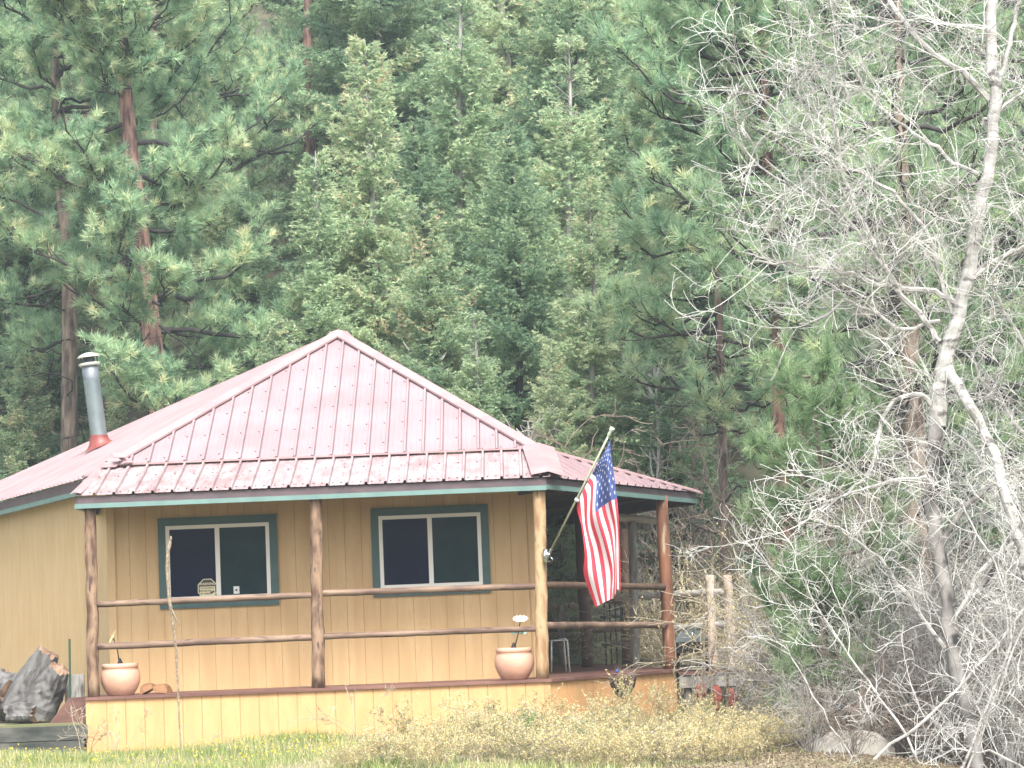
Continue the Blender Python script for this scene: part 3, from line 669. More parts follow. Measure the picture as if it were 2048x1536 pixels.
for (pa, pb_, Ya, Yb_, r) in (((1176, 1196), (1330, 1190), 37.5, 36.5, .043), ((1330, 1190), (1452, 1183), 36.5, 35.5, .047), ((1340, 1258), (1458, 1248), 36.5, 35.5, .05), ((1096, 1212), (1176, 1211), 41.5, 40.5, .045), ((1098, 1270), (1180, 1269), 41.5, 40.5, .04)):
    b = MB(); log(b, W(*pa, Ya), W(*pb_, Yb_), r, r*.95, 16, 10, .008, .05); b.build('railing', 'white_log', fd, True)
b = MB(); log(b, W(1232, 1034, 36.6), W(1322, 1042, 36.6), .055, .04); b.build('cross_beam', 'white_log', fd, True)
b = MB(); b.beam(W(1232, 1050, 37.2), W(1302, 1054, 37.2), .1, .09); b.build('cross_beam', 'grey_wood', fd)
gc = W(1385, 1337, 36.0); gr = thing('barbecue_grill', 'black barbecue grill with grey lid on the far deck', 'grill', gc)
gw = .27
b = MB(); z1 = W(1385, 1305, 36).z; z2 = W(1385, 1284, 36).z; z3 = W(1385, 1262, 36).z
b.add([gc+Vector((x, y, 0)) for x, y in ((-.19, -.12), (.19, -.12), (.19, .18), (-.19, .18))], [], 0)
b.v = []; prof = [(-.2, z1), (.2, z1), (.25, z2), (-.25, z2)]
b.add([Vector((gc.x+x, 35.85, z)) for x, z in prof]+[Vector((gc.x+x, 36.25, z)) for x, z in prof], [(0, 1, 2, 3), (7, 6, 5, 4), (0, 4, 5, 1), (1, 5, 6, 2), (2, 6, 7, 3), (3, 7, 4, 0)]); b.box((gc.x-.3, 35.9, z2-.02), (gc.x+.33, 36.2, z2-.001)); b.build('firebox', 'grill', gr)
b = MB(); n = 8; prof = [(-.22+.02*0, z2+.004)]+[(-.22*math.cos(t*math.pi/n)*.95, z2+.01+(z3-z2)*math.sin(t*math.pi/n)**.6) for t in range(1, n)]+[(.22, z2+.004)]; k_ = len(prof)
b.add([Vector((gc.x+x, 35.87, z)) for x, z in prof]+[Vector((gc.x+x, 36.23, z)) for x, z in prof], [list(range(k_)), list(range(k_, 2*k_))[::-1]]+[(i, k_+i, k_+(i+1) % k_, (i+1) % k_) for i in range(k_)]); b.build('lid', 'grill_lid', gr)
b = MB(); b.tube([Vector((gc.x+.0, 35.84, z2+.02)), Vector((gc.x+.01, 35.83, z3-.02))], .014, 8); b.build('handle', 'chrome', gr, True)
b = MB()
for sx in (-1, 1):
    b.tube([Vector((gc.x+sx*.17, 35.95, z1)), Vector((gc.x+sx*.2, 35.95, dz))], .02, 6); b.tube([Vector((gc.x+sx*.17, 36.2, z1)), Vector((gc.x+sx*.2, 36.2, dz))], .02, 6)
b.box((gc.x-.19, 35.95, dz+.06), (gc.x+.19, 36.2, dz+.08)); b.build('cart_leg', 'grill', gr)
# ------------------------------------------------------------------ left corner: old logs, boards, timbers
def stump(name, path, radii, matn, lab, n=22, seed=1, rough=.085):
    rg = random.Random(seed); b = MB(); ph = [rg.uniform(0, 6.28) for _ in range(8)]
    P = [Vector(p) for p in path]; m = 10; pts = []; rr = []
    for i in range(m+1):
        t = i/m; pts.append(curve(P, t)); rr.append(curve(list(radii), t))
    base = len(b.v)
    for i, p in enumerate(pts):
        t = (pts[min(i+1, m)]-pts[max(i-1, 0)]).normalized(); a = t.cross(Vector((0, 1, .1))).normalized(); c_ = t.cross(a)
        for k_ in range(n):
            an = 2*math.pi*k_/n; r = rr[i]*(1+rough*math.sin(3*an+ph[0]+i*.15)+rough*.7*math.sin(5*an+ph[1])+rough*.5*math.sin(9*an+ph[2]+i*.3)+rg.uniform(-.06, .06))
            b.v.append(p+a*math.cos(an)*r+c_*math.sin(an)*r+t*rg.uniform(-.03, .03)*(i in (0, m)))
    for i in range(m):
        for k_ in range(n): b.f.append([base+i*n+k_, base+i*n+(k_+1) % n, base+(i+1)*n+(k_+1) % n, base+(i+1)*n+k_]); b.m.append(0)
    for ring, p in ((0, pts[0]), (m, pts[-1])):
        ci = len(b.v); b.v.append(p+Vector((rg.uniform(-.04, .04), 0, 0)))
        for k_ in range(n):
            f = [base+ring*n+k_, base+ring*n+(k_+1) % n, ci]; b.f.append(f if ring else f[::-1]); b.m.append(1)
    tag(b.build(name, [matn, 'drift_end'], loc=pts[0]), lab, 'log', 'old weathered logs by the side wall')
stump('driftwood_log', [W(35, 1425, 32.9), W(62, 1370, 32.85), W(98, 1305, 32.75)], (.20, .19, .13), 'drift', 'split grey log leaning up against the side wall, tallest of the pile', seed=3)
stump('driftwood_log', [W(78, 1432, 32.6), W(100, 1380, 32.55), W(118, 1338, 32.45)], (.20, .19, .13), 'drift', 'short silver log in front of the tall leaning one', seed=8)
stump('driftwood_log', [W(-60, 1395, 33.4), W(-10, 1392, 33.3), W(35, 1395, 33.1)], (.27, .29, .27), 'drift', 'dark cracked log cut off by the picture edge', seed=11)
stump('driftwood_log', [W(18, 1428, 32.5), W(48, 1426, 32.45), W(70, 1428, 32.4)], (.11, .12, .10), 'drift', 'short round log lying at the foot of the leaning ones', seed=21)
stump('driftwood_log', [W(-30, 1350, 33.7), W(10, 1352, 33.6)], (.1, .08), 'drift', 'small dark log on top of the cracked one at the edge', seed=15)
b = MB(); c = W(150, 1392, 32.75); b.box((c.x-.12, c.y-.02, c.z-.32), (c.x+.115, c.y+.02, c.z+.26)); b.box((c.x-.10, c.y-.026, c.z-.3), (c.x-.02, c.y-.0205, c.z+.25)); b.box((c.x+.02, c.y-.027, c.z-.29), (c.x+.09, c.y-.0205, c.z+.24))
tag(b.build('wooden_board', 'grey_wood', loc=c), 'grey upright plank panel between the logs and the porch post', 'board')
b = MB(); c = W(140, 1395, 32.5); b.tube([c-Vector((0, 0, .15)), W(139, 1278, 32.5)], .014, 8); tag(b.build('garden_stake', 'stake', loc=c), 'thin dark green garden stake in front of the grey plank', 'stake')
b = MB(); p0, p1, p2, p3 = (W(x, y, 32.25) for x, y in ((98, 1447), (138, 1396), (173, 1393), (172, 1446)))
dv = Vector((0, .04, 0)); b.add([p0, p1, p2, p3, p0+dv, p1+dv, p2+dv, p3+dv], [(3, 2, 1, 0), (4, 5, 6, 7), (0, 1, 5, 4), (1, 2, 6, 5), (2, 3, 7, 6), (3, 0, 4, 7)])
tag(b.build('wooden_board', 'red_board', loc=p0), 'reddish brown sloping board against the porch corner', 'board')
for i, (y0, y1, xa, xb) in enumerate(((1449, 1478, -220, 176), (1478, 1510, -230, 170))):
    A, B = W(xa, (y0+y1)/2+(1024-xa)*.0, 32.1-.02*i), W(xb, (y0+y1)/2, 32.1-.02*i); A.z = B.z
    b = MB(); b.beam(A, B, .18, .165)
    tag(b.build('landscape_timber', 'timber', loc=B), ('upper' if i == 0 else 'lower')+' dark weathered timber edging the raised bed beside the porch', 'timber', 'stacked timbers edging the raised bed')
b = MB(); zt = W(90, 1447, 32.3).z; b.box((-14, 32.12, -.3), (D1.x-.05, 33.3, zt)); b.poly([(-14, 33.3, zt), (D1.x-.05, 33.3, zt), (-9.3, 44, zt), (-20, 44, zt)])
tag(b.build('soil_bed', 'ground'), kind='structure')
# dead mullein stalk in front
def mullein(pts, Y, r0, r1, lab, seed, br=None, grp=None):
    rg = random.Random(seed); P = [W(x, y, Y) for x, y in pts]; P[0].z = min(P[0].z, gz(P[0].x, Y)-.02) if P[0].z < .3 else P[0].z; b = MB(); n = 46; Q_ = [curve(P, i/n) for i in range(n+1)]
    b.tube(Q_, [r0+(r1-r0)*min(1, max(0, (i/n-.1)*1.6)) if i < n-1 else r1*.5 for i in range(n+1)], 7, 0, .18, True, rg)
    for i in range(int(n*.25), n):
        for k_ in range(5 if i > n*.55 else 2):
            p = Q_[i]+Vector((rg.uniform(-1, 1), rg.uniform(-1, 1), rg.uniform(-1, 1)))*.014; d = Vector((rg.uniform(-1, 1), rg.uniform(-1, .3), rg.uniform(-.2, .8))).normalized()*rg.uniform(.008, .02); b.tube([p, p+d], [.006, .003], 4)
    if br:
        a = [W(x, y, Y-.02) for x, y in br]; b.tube(a, [.012, .010, .004][:len(a)], 5)
    tag(b.build('dead_stalk', 'stalk', loc=P[0]), lab, 'dead plant', grp)
mullein([(363, 1498), (359, 1450), (356, 1380), (352, 1300), (345, 1240), (338, 1190), (335, 1120), (342, 1072)], 30.6, .009, .019, 'tall dry bent mullein stalk standing in front of the first window', 2, [(343, 1218), (352, 1238), (359, 1252)])
g_ = 'dead stalks standing in front of the far deck'
mullein([(1416, 1450), (1412, 1380), (1408, 1300), (1407, 1220), (1402, 1180)], 30.8, .008, .012, 'dry brown stalk crossing the grill, tallest before the deck', 21, grp=g_)
mullein([(1424, 1460), (1425, 1400), (1420, 1340), (1428, 1290)], 30.6, .008, .017, 'short bumpy dead stalk before the deck edge', 22, grp=g_)
mullein([(1460, 1470), (1455, 1420), (1455, 1330)], 30.7, .008, .012, 'thin dead stalk before the outer peach deck post', 23, grp=g_)
mullein([(1394, 1430), (1408, 1310)], 30.9, .007, .013, 'leaning dead stalk before the grill legs', 24, grp=g_)
for i, (px, py, h_, lb) in enumerate(((1400, 1372, .2, 'dull red cloth bundle hanging under the deck edge'), (1432, 1375, .3, 'dull red and black strap hanging under the deck middle'), (1462, 1382, .24, 'small dull red rag hanging by the outer deck stilt'))):
    c = W(px, py, 35.3); b = MB(); rg = random.Random(i)
    n = 8; prof = [(.03, .03), (.06, -.02), (.07, -.5*h_), (.045, -.8*h_), (.02, -h_)]; b.lathe(prof, c, 9)
    for v in b.v: v += Vector((rg.uniform(-.012, .012), 0, rg.uniform(-.02, .02)))
    tag(b.build('red_rag', 'rust', loc=c), lb, 'rag')
# ------------------------------------------------------------------ trees and shrubs
def tree_obj(name, label, cat, loc, parts, group=None, rot=0, sc=1.0):
    """thing > trunk, crown; parts share mesh data between copies"""
    t = thing(name, label, cat, loc, group); t.rotation_euler = (0, 0, rot); t.scale = (sc, sc, sc)
    for n_, me in parts: link(bpy.data.objects.new(n_, me), t)
    return t
def fir_mesh(seed, H=14., R0=2.3, z0=.6, leafm='fir', bark='bark_grey', bare_top=0, cones=0, dens=1.0, droop=.32):
    rng = np.random.default_rng(seed); cr = NM(); tk = NM()
    nz = 16; zz = np.linspace(0, H, nz); tr = np.stack([.12*np.sin(zz*.5+seed), .1*np.cos(zz*.43+seed*2), zz], 1)
    tk.tube(tr, .165*(1-zz/H)**.8*H/14+.012, 9, 0)
    z = z0
    while z < H-.15:
        f = z/H; Rz = R0*(1-f)**.78*(.75+.5*rng.random())+.12
        for _ in range(rng.integers(3, 7)):
            az = rng.random()*6.283; L = Rz*rng.uniform(.6, 1.15); n = max(4, int(L/.10)); t = np.linspace(0, 1, n)
            up = (-.12+.75*f**1.5)+rng.normal()*.08
            r = L*t; h = L*(up*t-droop*t**2*(1-f)+.16*t**4); sw = .12*L*np.sin(t*3+rng.random()*6)*t
            ca, sa = math.cos(az), math.sin(az); zb = z+rng.uniform(-.12, .12)
            o = np.array([np.interp(zb, zz, tr[:, 0]), np.interp(zb, zz, tr[:, 1]), zb])
            P = o+np.stack([ca*r-sa*sw, sa*r+ca*sw, h], 1)
            bare = bare_top and f > bare_top
            tk.tube(P[::2] if n > 5 else P, np.linspace(.012+.008*L, .004, len(P[::2] if n > 5 else P)), 3, 1)
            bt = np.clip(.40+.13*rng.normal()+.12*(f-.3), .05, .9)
            T = unit(np.gradient(P, axis=0)); S_ = unit(np.cross(T, [0, 0, 1.]))
            k = np.where(t > (.10 if L < 1 else .18))[0]
            if bare: k = k[rng.random(len(k)) < .35]
            for sgn in (-1, 1):
                m = len(k)
                if not m: continue
                tl = (.10+.42*min(L, 2)**.7*(1-t[k])**.9*rng.uniform(.5, 1.2, m)+.05)*dens
                d = unit(T[k]*.75+sgn*S_[k]*rng.uniform(.5, 1.0, m)[:, None]+np.array([0, 0, -.22])+.12*rng.normal(size=(m, 3)))
                q = 7; s = np.linspace(.05, 1, q)
                B = P[k][:, None]+d[:, None]*(tl[:, None]*s)[..., None]+np.array([0, 0, -.12])*(tl[:, None]*s**2)[..., None]
                B = B.reshape(-1, 3); D = np.repeat(d, q, 0); tt = np.tile(s, m)
                keep = rng.random(len(B)) < np.clip(np.repeat(tl, q)/.32, .35, 1); B, D, tt = B[keep], D[keep], tt[keep]
                for rep in range(3):
                    nn = len(B); V = leaf_tris(rng, B+.012*rng.normal(size=B.shape), D, rng.uniform(.065, .13, nn), rng.uniform(.013, .025, nn), .55)
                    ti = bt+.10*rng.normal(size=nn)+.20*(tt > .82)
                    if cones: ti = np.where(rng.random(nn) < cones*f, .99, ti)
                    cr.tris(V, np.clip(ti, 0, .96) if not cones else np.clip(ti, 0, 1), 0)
        z += .135*rng.uniform(.7, 1.4)/dens
    return tk.mesh('trunk', [bark, bark]), cr.mesh('crown', [leafm])
def tufts(nm, rng, P, D, n, ln, wd, base, spread=.62):
    m = len(P); PP = np.repeat(P, n, 0); DD = np.repeat(unit(D), n, 0)
    back = rng.uniform(0, .10, len(PP)); PP = PP-DD*back[:, None]*ln/.18
    V = leaf_tris(rng, PP, DD, ln*rng.uniform(.7, 1.15, len(PP)), wd*rng.uniform(.7, 1.3, len(PP)), spread)
    nm.tris(V, np.clip(np.repeat(base, n)+.10*rng.normal(size=len(PP)), 0, 1), 0)
def pine_mesh(seed, H=16., trunk=None, r0=.24, zc=.3, nl=60, Lm=2.6, tl=.19, nn=28, wd=.0085, leafm='pine', bark='bark_brown', gaps=(), limb='bark_dark', sub=10, ntuft=6, zmax=1., tipup=.45, dead=8, front=()):
    rng = np.random.default_rng(seed); cr = NM(); tk = NM()
    if trunk is None:
        zz = np.linspace(0, H, 14); tr = np.stack([.15*np.sin(zz*.4+seed), .12*np.cos(zz*.33+seed), zz], 1); rr = r0*(1-zz/H)**.7+.02
    else: tr, rr = trunk
    zz = tr[:, 2]; H = zz[-1]
    tk.tube(tr, rr, 12, 0)
    at = lambda z: np.array([np.interp(z, zz, tr[:, 0]), np.interp(z, zz, tr[:, 1]), z])
    for i in range(nl+len(front)):
        f = zc+(zmax-zc)*((i+rng.random())/nl); az = rng.random()*6.283
        if i >= nl: f = front[i-nl]/H; az = -1.57+rng.uniform(-.75, .75)
        z = f*H
        ff = (f-zc)/(1-zc+1e-6)
        L = Lm*(.55+.6*rng.random())*(1-.75*max(0, ff)**1.6)*(.75+.35*min(1, ff*4))
        if i >= nl: L = rng.uniform(1.1, 1.9)
        elif any(a < z < b for a, b in gaps) and math.sin(az) < .15: continue
        n = 9; t = np.linspace(0, 1, n); up = rng.uniform(-.2, .15)+.45*ff
        ca, sa = math.cos(az), math.sin(az); sw = np.cumsum(rng.normal(size=n))*.05*L; kz = np.cumsum(rng.normal(size=n))*.03*L
        P = at(z)+np.stack([ca*L*t-sa*sw, sa*L*t+ca*sw, L*(up*t+tipup*.5*t**3-.1*np.sin(t*3.1))+kz], 1)
        lr = .016+.012*L
        tk.tube(P, np.linspace(lr, .010, n), 5, 1)
        T = unit(np.gradient(P, axis=0)); tp = []; td = []
        tp.append(P[-1]); td.append(T[-1])
        for _ in range(int(sub*(.6+.25*L))):
            s = rng.uniform(.28, 1); j = min(n-1, int(s*(n-1))); a = P[j]*(1-(s*(n-1)-j))+P[min(n-1, j+1)]*(s*(n-1)-j) if j < n-1 else P[j]
            side = unit(np.cross(T[j], [0, 0, 1.]))*rng.choice([-1, 1]); d = unit(T[j]*.7+side*rng.uniform(.2, 1)+np.array([0, 0, rng.uniform(-.15, .75)]))
            l = rng.uniform(.25, .75)*(1.15-s*.5)*min(1, L/2+.3); q = 5; u = np.linspace(0, 1, q)
            Q_ = a+d*(l*u)[:, None]+np.array([0, 0, .25*l])*(u**2)[:, None]
            tk.tube(Q_, np.linspace(.012, .005, q), 3, 1)
            dd = unit(Q_[-1]-Q_[-2]); tp.append(Q_[-1]); td.append(dd)
            for __ in range(ntuft-1):
                b_ = Q_[rng.integers(2, q)]; e = unit(dd*.6+rng.normal(size=3)*.6+np.array([0, 0, .25])); w_ = b_+e*rng.uniform(.08, .24)
                tk.tube(np.stack([b_, w_]), [.005, .004], 3, 1); tp.append(w_); td.append(e)
        tp = np.array(tp); td = np.array(td)
        tufts(cr, rng, tp, td+np.array([0, 0, .25]), nn, tl, wd, np.clip(.40+.08*rng.normal()+.24*rng.normal(size=len(tp)), .05, .95))
    for i in range(dead):
        z = H*rng.uniform(.12, zc+.15); az = rng.random()*6.283; L = rng.uniform(.5, 1.6); P = [at(z)]
        d = np.array([math.cos(az), math.sin(az), rng.uniform(-.3, .2)])
        for _ in range(6): d = unit(d+.35*rng.normal(size=3)*np.array([1, 1, .8])); P.append(P[-1]+d*L/6)
        tk.tube(np.array(P), np.linspace(.022, .005, 7), 4, 1)
        for j in range(2, 6):
            e = unit(d+rng.normal(size=3)); tk.tube(np.stack([P[j], P[j]+e*.22, P[j]+e*.35+rng.normal(size=3)*.06]), [.007, .005, .003], 3, 1)
    return tk.mesh('trunk', [bark, limb]), cr.mesh('crown', [leafm])
def wander(rng, p, d, L, n, curl=.5, lift=0, wob=.25):
    P = [p]; c = rng.normal(size=3)*curl
    for i in range(n):
        d = unit(d+c/n+wob*rng.normal(size=3)/math.sqrt(n)+np.array([0, 0, lift/n])); P.append(P[-1]+d*L/n)
    return np.array(P), d
def twigs(nm, rng, P, lv, L, r, num, curl=1., lift=.35, mi=1, ang=.9, mn=.003, start=.15):
    T = unit(np.gradient(P, axis=0)); n = len(P)
    for _ in range(num):
        s = rng.uniform(start, 1)*(n-1); j = int(min(n-2, s)); a = P[j]+(P[j+1]-P[j])*(s-j)
        d = unit(T[j]*.9+unit(rng.normal(size=3))*ang); l = L*rng.uniform(.4, 1.2); k = max(6, min(14, int(l/.06)))
        Q_, dd = wander(rng, a, d, l, k, curl, lift, .16)
        nm.tube(Q_, np.linspace(r, max(mn, r*.45), k+1), 3 if r < .008 else 4, mi)
        if lv > 0: twigs(nm, rng, Q_, lv-1, L*.52, max(mn, r*.6), max(2, int(num_child[lv]*l/L)), curl*1.2, lift, mi, ang, mn)
num_child = {3: 6, 2: 6, 1: 5}
def px_path(pts, Y, loc):
    out = []
    for q in pts:
        y = q[2] if len(q) > 2 else Y; out.append(list(W(q[0], q[1], y)-Vector(loc)))
    return np.array([[curve([Vector(o) for o in out], t)[i] for i in range(3)] for t in np.linspace(0, 1, max(8, len(pts)*3))])
def gloc(px, Y, z=None):
    x = XP(px, Y, .3); return Vector((x, Y, gz(x, Y) if z is None else z))
# -- forest variants
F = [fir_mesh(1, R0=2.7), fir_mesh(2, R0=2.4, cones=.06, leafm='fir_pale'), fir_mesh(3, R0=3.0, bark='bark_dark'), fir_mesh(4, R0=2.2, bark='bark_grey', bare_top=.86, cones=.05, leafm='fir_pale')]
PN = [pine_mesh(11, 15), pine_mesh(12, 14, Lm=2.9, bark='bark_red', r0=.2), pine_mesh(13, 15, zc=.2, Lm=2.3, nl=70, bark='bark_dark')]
def put(kind, var, px, top, Y, lab, name=None, group=None, rot=None, sc=None):
    base = gloc(px, Y); zt = W(px, top, Y).z; Hn = 14. if kind == 'f' else 15.
    base.x = XP(px, Y, (base.z+zt)/2)
    s_ = (zt-base.z)/Hn if sc is None else sc
    me = (F if kind == 'f' else PN)[var]
    return tree_obj(name or ('fir_tree' if kind == 'f' else 'pine_tree'), lab, 'fir tree' if kind == 'f' else 'pine tree', base, list(zip(('trunk', 'crown'), me)), group, random.uniform(0, 6.28) if rot is None else rot, s_)
near = [
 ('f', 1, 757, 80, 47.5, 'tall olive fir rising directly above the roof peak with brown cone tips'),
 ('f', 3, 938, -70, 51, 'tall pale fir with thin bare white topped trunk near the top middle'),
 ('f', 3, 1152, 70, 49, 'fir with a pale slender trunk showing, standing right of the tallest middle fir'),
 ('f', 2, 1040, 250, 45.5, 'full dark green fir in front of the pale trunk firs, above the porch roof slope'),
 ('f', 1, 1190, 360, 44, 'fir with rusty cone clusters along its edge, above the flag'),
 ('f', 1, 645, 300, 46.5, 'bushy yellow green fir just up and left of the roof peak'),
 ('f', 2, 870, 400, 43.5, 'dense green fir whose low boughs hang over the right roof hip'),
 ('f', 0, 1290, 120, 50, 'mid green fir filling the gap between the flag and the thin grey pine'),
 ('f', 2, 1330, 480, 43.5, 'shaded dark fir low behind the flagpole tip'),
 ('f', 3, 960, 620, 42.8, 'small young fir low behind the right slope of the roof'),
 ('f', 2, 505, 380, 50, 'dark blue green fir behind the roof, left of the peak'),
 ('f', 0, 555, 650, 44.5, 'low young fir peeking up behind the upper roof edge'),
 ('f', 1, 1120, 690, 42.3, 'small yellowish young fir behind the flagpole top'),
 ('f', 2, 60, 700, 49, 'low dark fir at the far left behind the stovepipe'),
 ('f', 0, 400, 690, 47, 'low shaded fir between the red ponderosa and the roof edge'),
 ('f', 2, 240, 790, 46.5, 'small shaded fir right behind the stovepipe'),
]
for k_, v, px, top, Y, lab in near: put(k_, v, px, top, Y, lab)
# thin dark and grey trunks
for (px, top, Y, v, lab) in ((30, 250, 53, 2, 'slim dark trunked pine at the far left edge of the clearing'), (460, 100, 58, 2, 'dark trunked pine in the shade between red ponderosa and roof peak'), (95, 120, 60, 2, 'dark slim pine between the left edge and the brown ponderosa')):
    put('p', v, px, top, Y, lab)
# the two big ponderosas, traced
def big_pine(pts, Y, rad_px, seed, lab, **kw):
    s = FPX/Y; base = gloc(pts[0][0], Y); base.x = XP(pts[0][0], Y, base.z)
    out = [Vector((0, 0, 0))]+[W(x, y, Y)-base for x, y in pts[1:]]
    P = np.array([list(curve(out, t)) for t in np.linspace(0, 1, 22)]); R_ = np.interp(np.linspace(0, 1, 22), np.linspace(0, 1, len(rad_px)), rad_px)/s
    tk, cr = pine_mesh(seed, trunk=(P, R_), **kw)
    return tree_obj('ponderosa_pine', lab, 'pine tree', base, [('trunk', tk), ('crown', cr)])
zA = lambda py, Y, px=270: W(px, py, Y).z-gloc(px, Y).z
big_pine([(340, 1230), (318, 820), (303, 660), (283, 480), (262, 310), (252, 190), (240, 50), (228, -120), (225, -420)], 46, (24, 21, 19, 18, 16, 14, 11, 7, 3), 31, 'big ponderosa pine with orange red trunk left of the roof peak',
  zc=.33, nl=74, Lm=3.1, bark='bark_red', wd=.009, nn=32, sub=13, ntuft=7, tl=.2, gaps=((zA(325, 46), zA(165, 46)), (zA(505, 46), zA(410, 46)), (zA(745, 46), zA(600, 46)), (zA(840, 46), zA(785, 46))), dead=10, front=[zA(q, 46)-.35 for q in (360, 385, 410, 340, 400, 560, 600, 770, 790, 150, 130, 110, 60, 30, 90)])
big_pine([(140, 1250), (138, 900), (140, 600), (128, 420), (116, 270), (110, 120), (105, -50), (100, -300)], 49, (19, 17, 16, 14, 12, 9, 6, 3), 32, 'ponderosa pine with grey brown trunk directly behind the stovepipe',
  zc=.36, nl=60, Lm=2.9, bark='bark_brown', wd=.009, nn=32, sub=12, ntuft=7, tl=.2, gaps=((zA(880, 49), zA(600, 49)), (zA(500, 49), zA(400, 49))), dead=14)
# right pines
big_pine([(1457, 1260), (1447, 1000), (1442, 760), (1432, 420), (1424, 120), (1420, -100), (1418, -350)], 40.5, (10, 9.5, 9, 7.5, 6, 4, 2), 41, 'slender grey trunked pine with sparse bright tufts, right of the flag',
  zc=.30, nl=60, Lm=1.9, tl=.19, bark='bark_brown', wd=.007, nn=34, ntuft=6, sub=7, limb='bark_dark', dead=16, tipup=.3)
big_pine([(1585, 1300), (1572, 1050), (1558, 850), (1556, 640), (1545, 440), (1530, 220), (1520, 40), (1515, -150), (1512, -400)], 38, (17, 15, 12, 12, 11, 10, 9, 6, 3), 42, 'pine with narrow dark red trunk between the thin grey pine and the bare tree',
  zc=.50, front=[zA(q, 38, 1550)-.2 for q in (20, 60, 110, 150, 200, 240, 300, 330, 380, 430, 480, 520, 560, 600)], nl=58, Lm=2.3, tl=.2, bark='bark_red_dark', wd=.007, nn=34, ntuft=6, sub=8, dead=10)
big_pine([(1840, 1500), (1830, 1000), (1815, 600), (1800, 200), (1790, -200)], 31.5, (34, 28, 20, 10, 4), 43, 'large long needled pine directly behind the bare white tree',
  zc=.30, nl=58, Lm=2.3, tl=.21, leafm='pine_near', bark='bark_brown', wd=.0045, nn=34, sub=7, ntuft=4)
big_pine([(2120, 1500), (2110, 900), (2100, 400), (2090, -200)], 33, (30, 24, 16, 5), 44, 'long needled pine reaching in from the right picture edge behind the bare tree',
  zc=.12, nl=64, Lm=2.6, tl=.21, leafm='pine_near', bark='bark_brown', wd=.0045, nn=30, sub=7, ntuft=4)
# low near pine boughs (young pines in the thicket)
def young_pine(px, Y, top, seed, lab, Lm=1.1):
    b_ = gloc(px, Y); H = W(px, top, Y).z-b_.z; zz = np.linspace(0, H, 8); tr = np.stack([.08*np.sin(zz+seed), .06*np.cos(zz*1.3), zz], 1)
    tk, cr = pine_mesh(seed, trunk=(tr, np.linspace(.06, .012, 8)), zc=.22, nl=26, Lm=Lm, tl=.18, leafm='pine_bright', bark='bark_brown', limb='bark_brown', wd=.0042, nn=50, sub=8, ntuft=3, dead=0)
    tree_obj('young_pine', lab, 'pine tree', b_, [('trunk', tk), ('crown', cr)])
young_pine(1672, 28.3, 730, 51, 'bright green young pine among the bare twigs, boughs level with the roof eave', .85)
young_pine(1650, 27.8, 1150, 52, 'small young pine low in the bare thicket beside the yellow flowering shrubs', .6)
# hillside conifers
rg = random.Random(99); cnt = 0; placed = []
GH = 'conifers covering the hillside behind the cabin'
yy = 52.
LM = [(0, 'beyond the left edge'), (120, 'at the far left edge'), (260, 'above the stovepipe'), (400, 'beside the red ponderosa trunk'), (560, 'between red ponderosa and roof peak'), (720, 'above the roof peak'), (860, 'just right of the roof peak'), (1020, 'above the second window'), (1160, 'above the pale porch post'), (1290, 'above the flag'), (1420, 'above the porch roof tip'), (1540, 'beside the thin grey pine'), (1680, 'beside the dark red pine trunk'), (1850, 'behind the bare tree twigs'), (2000, 'behind the bare white trunk'), (2060, 'at the far right edge'), (9999, 'beyond the right edge')]
RW = [(58, 'lowest slope'), (66, 'lower slope'), (78, 'middle slope'), (94, 'upper slope'), (108, 'hill top'), (999, 'far crest')]
cells = {}
while yy < 121:
    half = yy*.215+6.5; x = -half+rg.uniform(0, 3)
    while x < half:
        X_, Y_ = x+rg.uniform(-1.2, 1.2), yy+rg.uniform(-2, 2)
        px, py = proj((X_, Y_, gz(X_, Y_)+8))
        kind = 'p' if (px < 620 and rg.random() < .7) or (px > 1350 and rg.random() < .5) else 'f'
        me = rg.choice([F[0], F[2], F[0], F[2], F[1]] if kind == 'f' else PN); sc = rg.uniform(.62, 1.0) if yy < 70 else rg.uniform(.75, 1.1)
        if px < 90 and yy > 72: sc *= .55
        px = proj((X_, Y_, gz(X_, Y_)+9*sc))[0]; word = 'fir' if kind == 'f' else 'pine'
        lm = next(n_ for q, n_ in LM if px < q); rw = next(n_ for q, n_ in RW if Y_ < q)
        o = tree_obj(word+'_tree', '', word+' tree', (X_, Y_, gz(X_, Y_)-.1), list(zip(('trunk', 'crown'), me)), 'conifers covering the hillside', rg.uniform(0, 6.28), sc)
        cells.setdefault((word, lm, rw), []).append((sc, o))
        x += rg.uniform(2.2, 3.6)*(1 if yy < 80 else 1.25); cnt += 1
    yy += rg.uniform(4.2, 5.6)*(1 if yy < 80 else 1.3)
for key in cells:
    cells[key].sort(key=lambda q: -q[0])
    for sc, o in cells[key][5:]:
        for ch in list(o.children): bpy.data.objects.remove(ch)
        bpy.data.objects.remove(o)
    cells[key] = cells[key][:5]
RK = {1: ('',), 2: ('taller ', 'shorter '), 3: ('tallest ', 'middle sized ', 'shortest '), 4: ('tallest ', 'second tallest ', 'third tallest ', 'shortest '), 5: ('tallest ', 'second tallest ', 'middle sized ', 'second shortest ', 'shortest ')}
for (word, lm, rw), L_ in cells.items():
    L_.sort(key=lambda q: -q[0]); n_ = len(L_)
    for k_, (sc, o) in enumerate(L_): o['label'] = '%s%s on the %s, %s' % (RK[n_][k_] if n_ in RK else 'one ', word, rw, lm)
print('hillside', cnt)
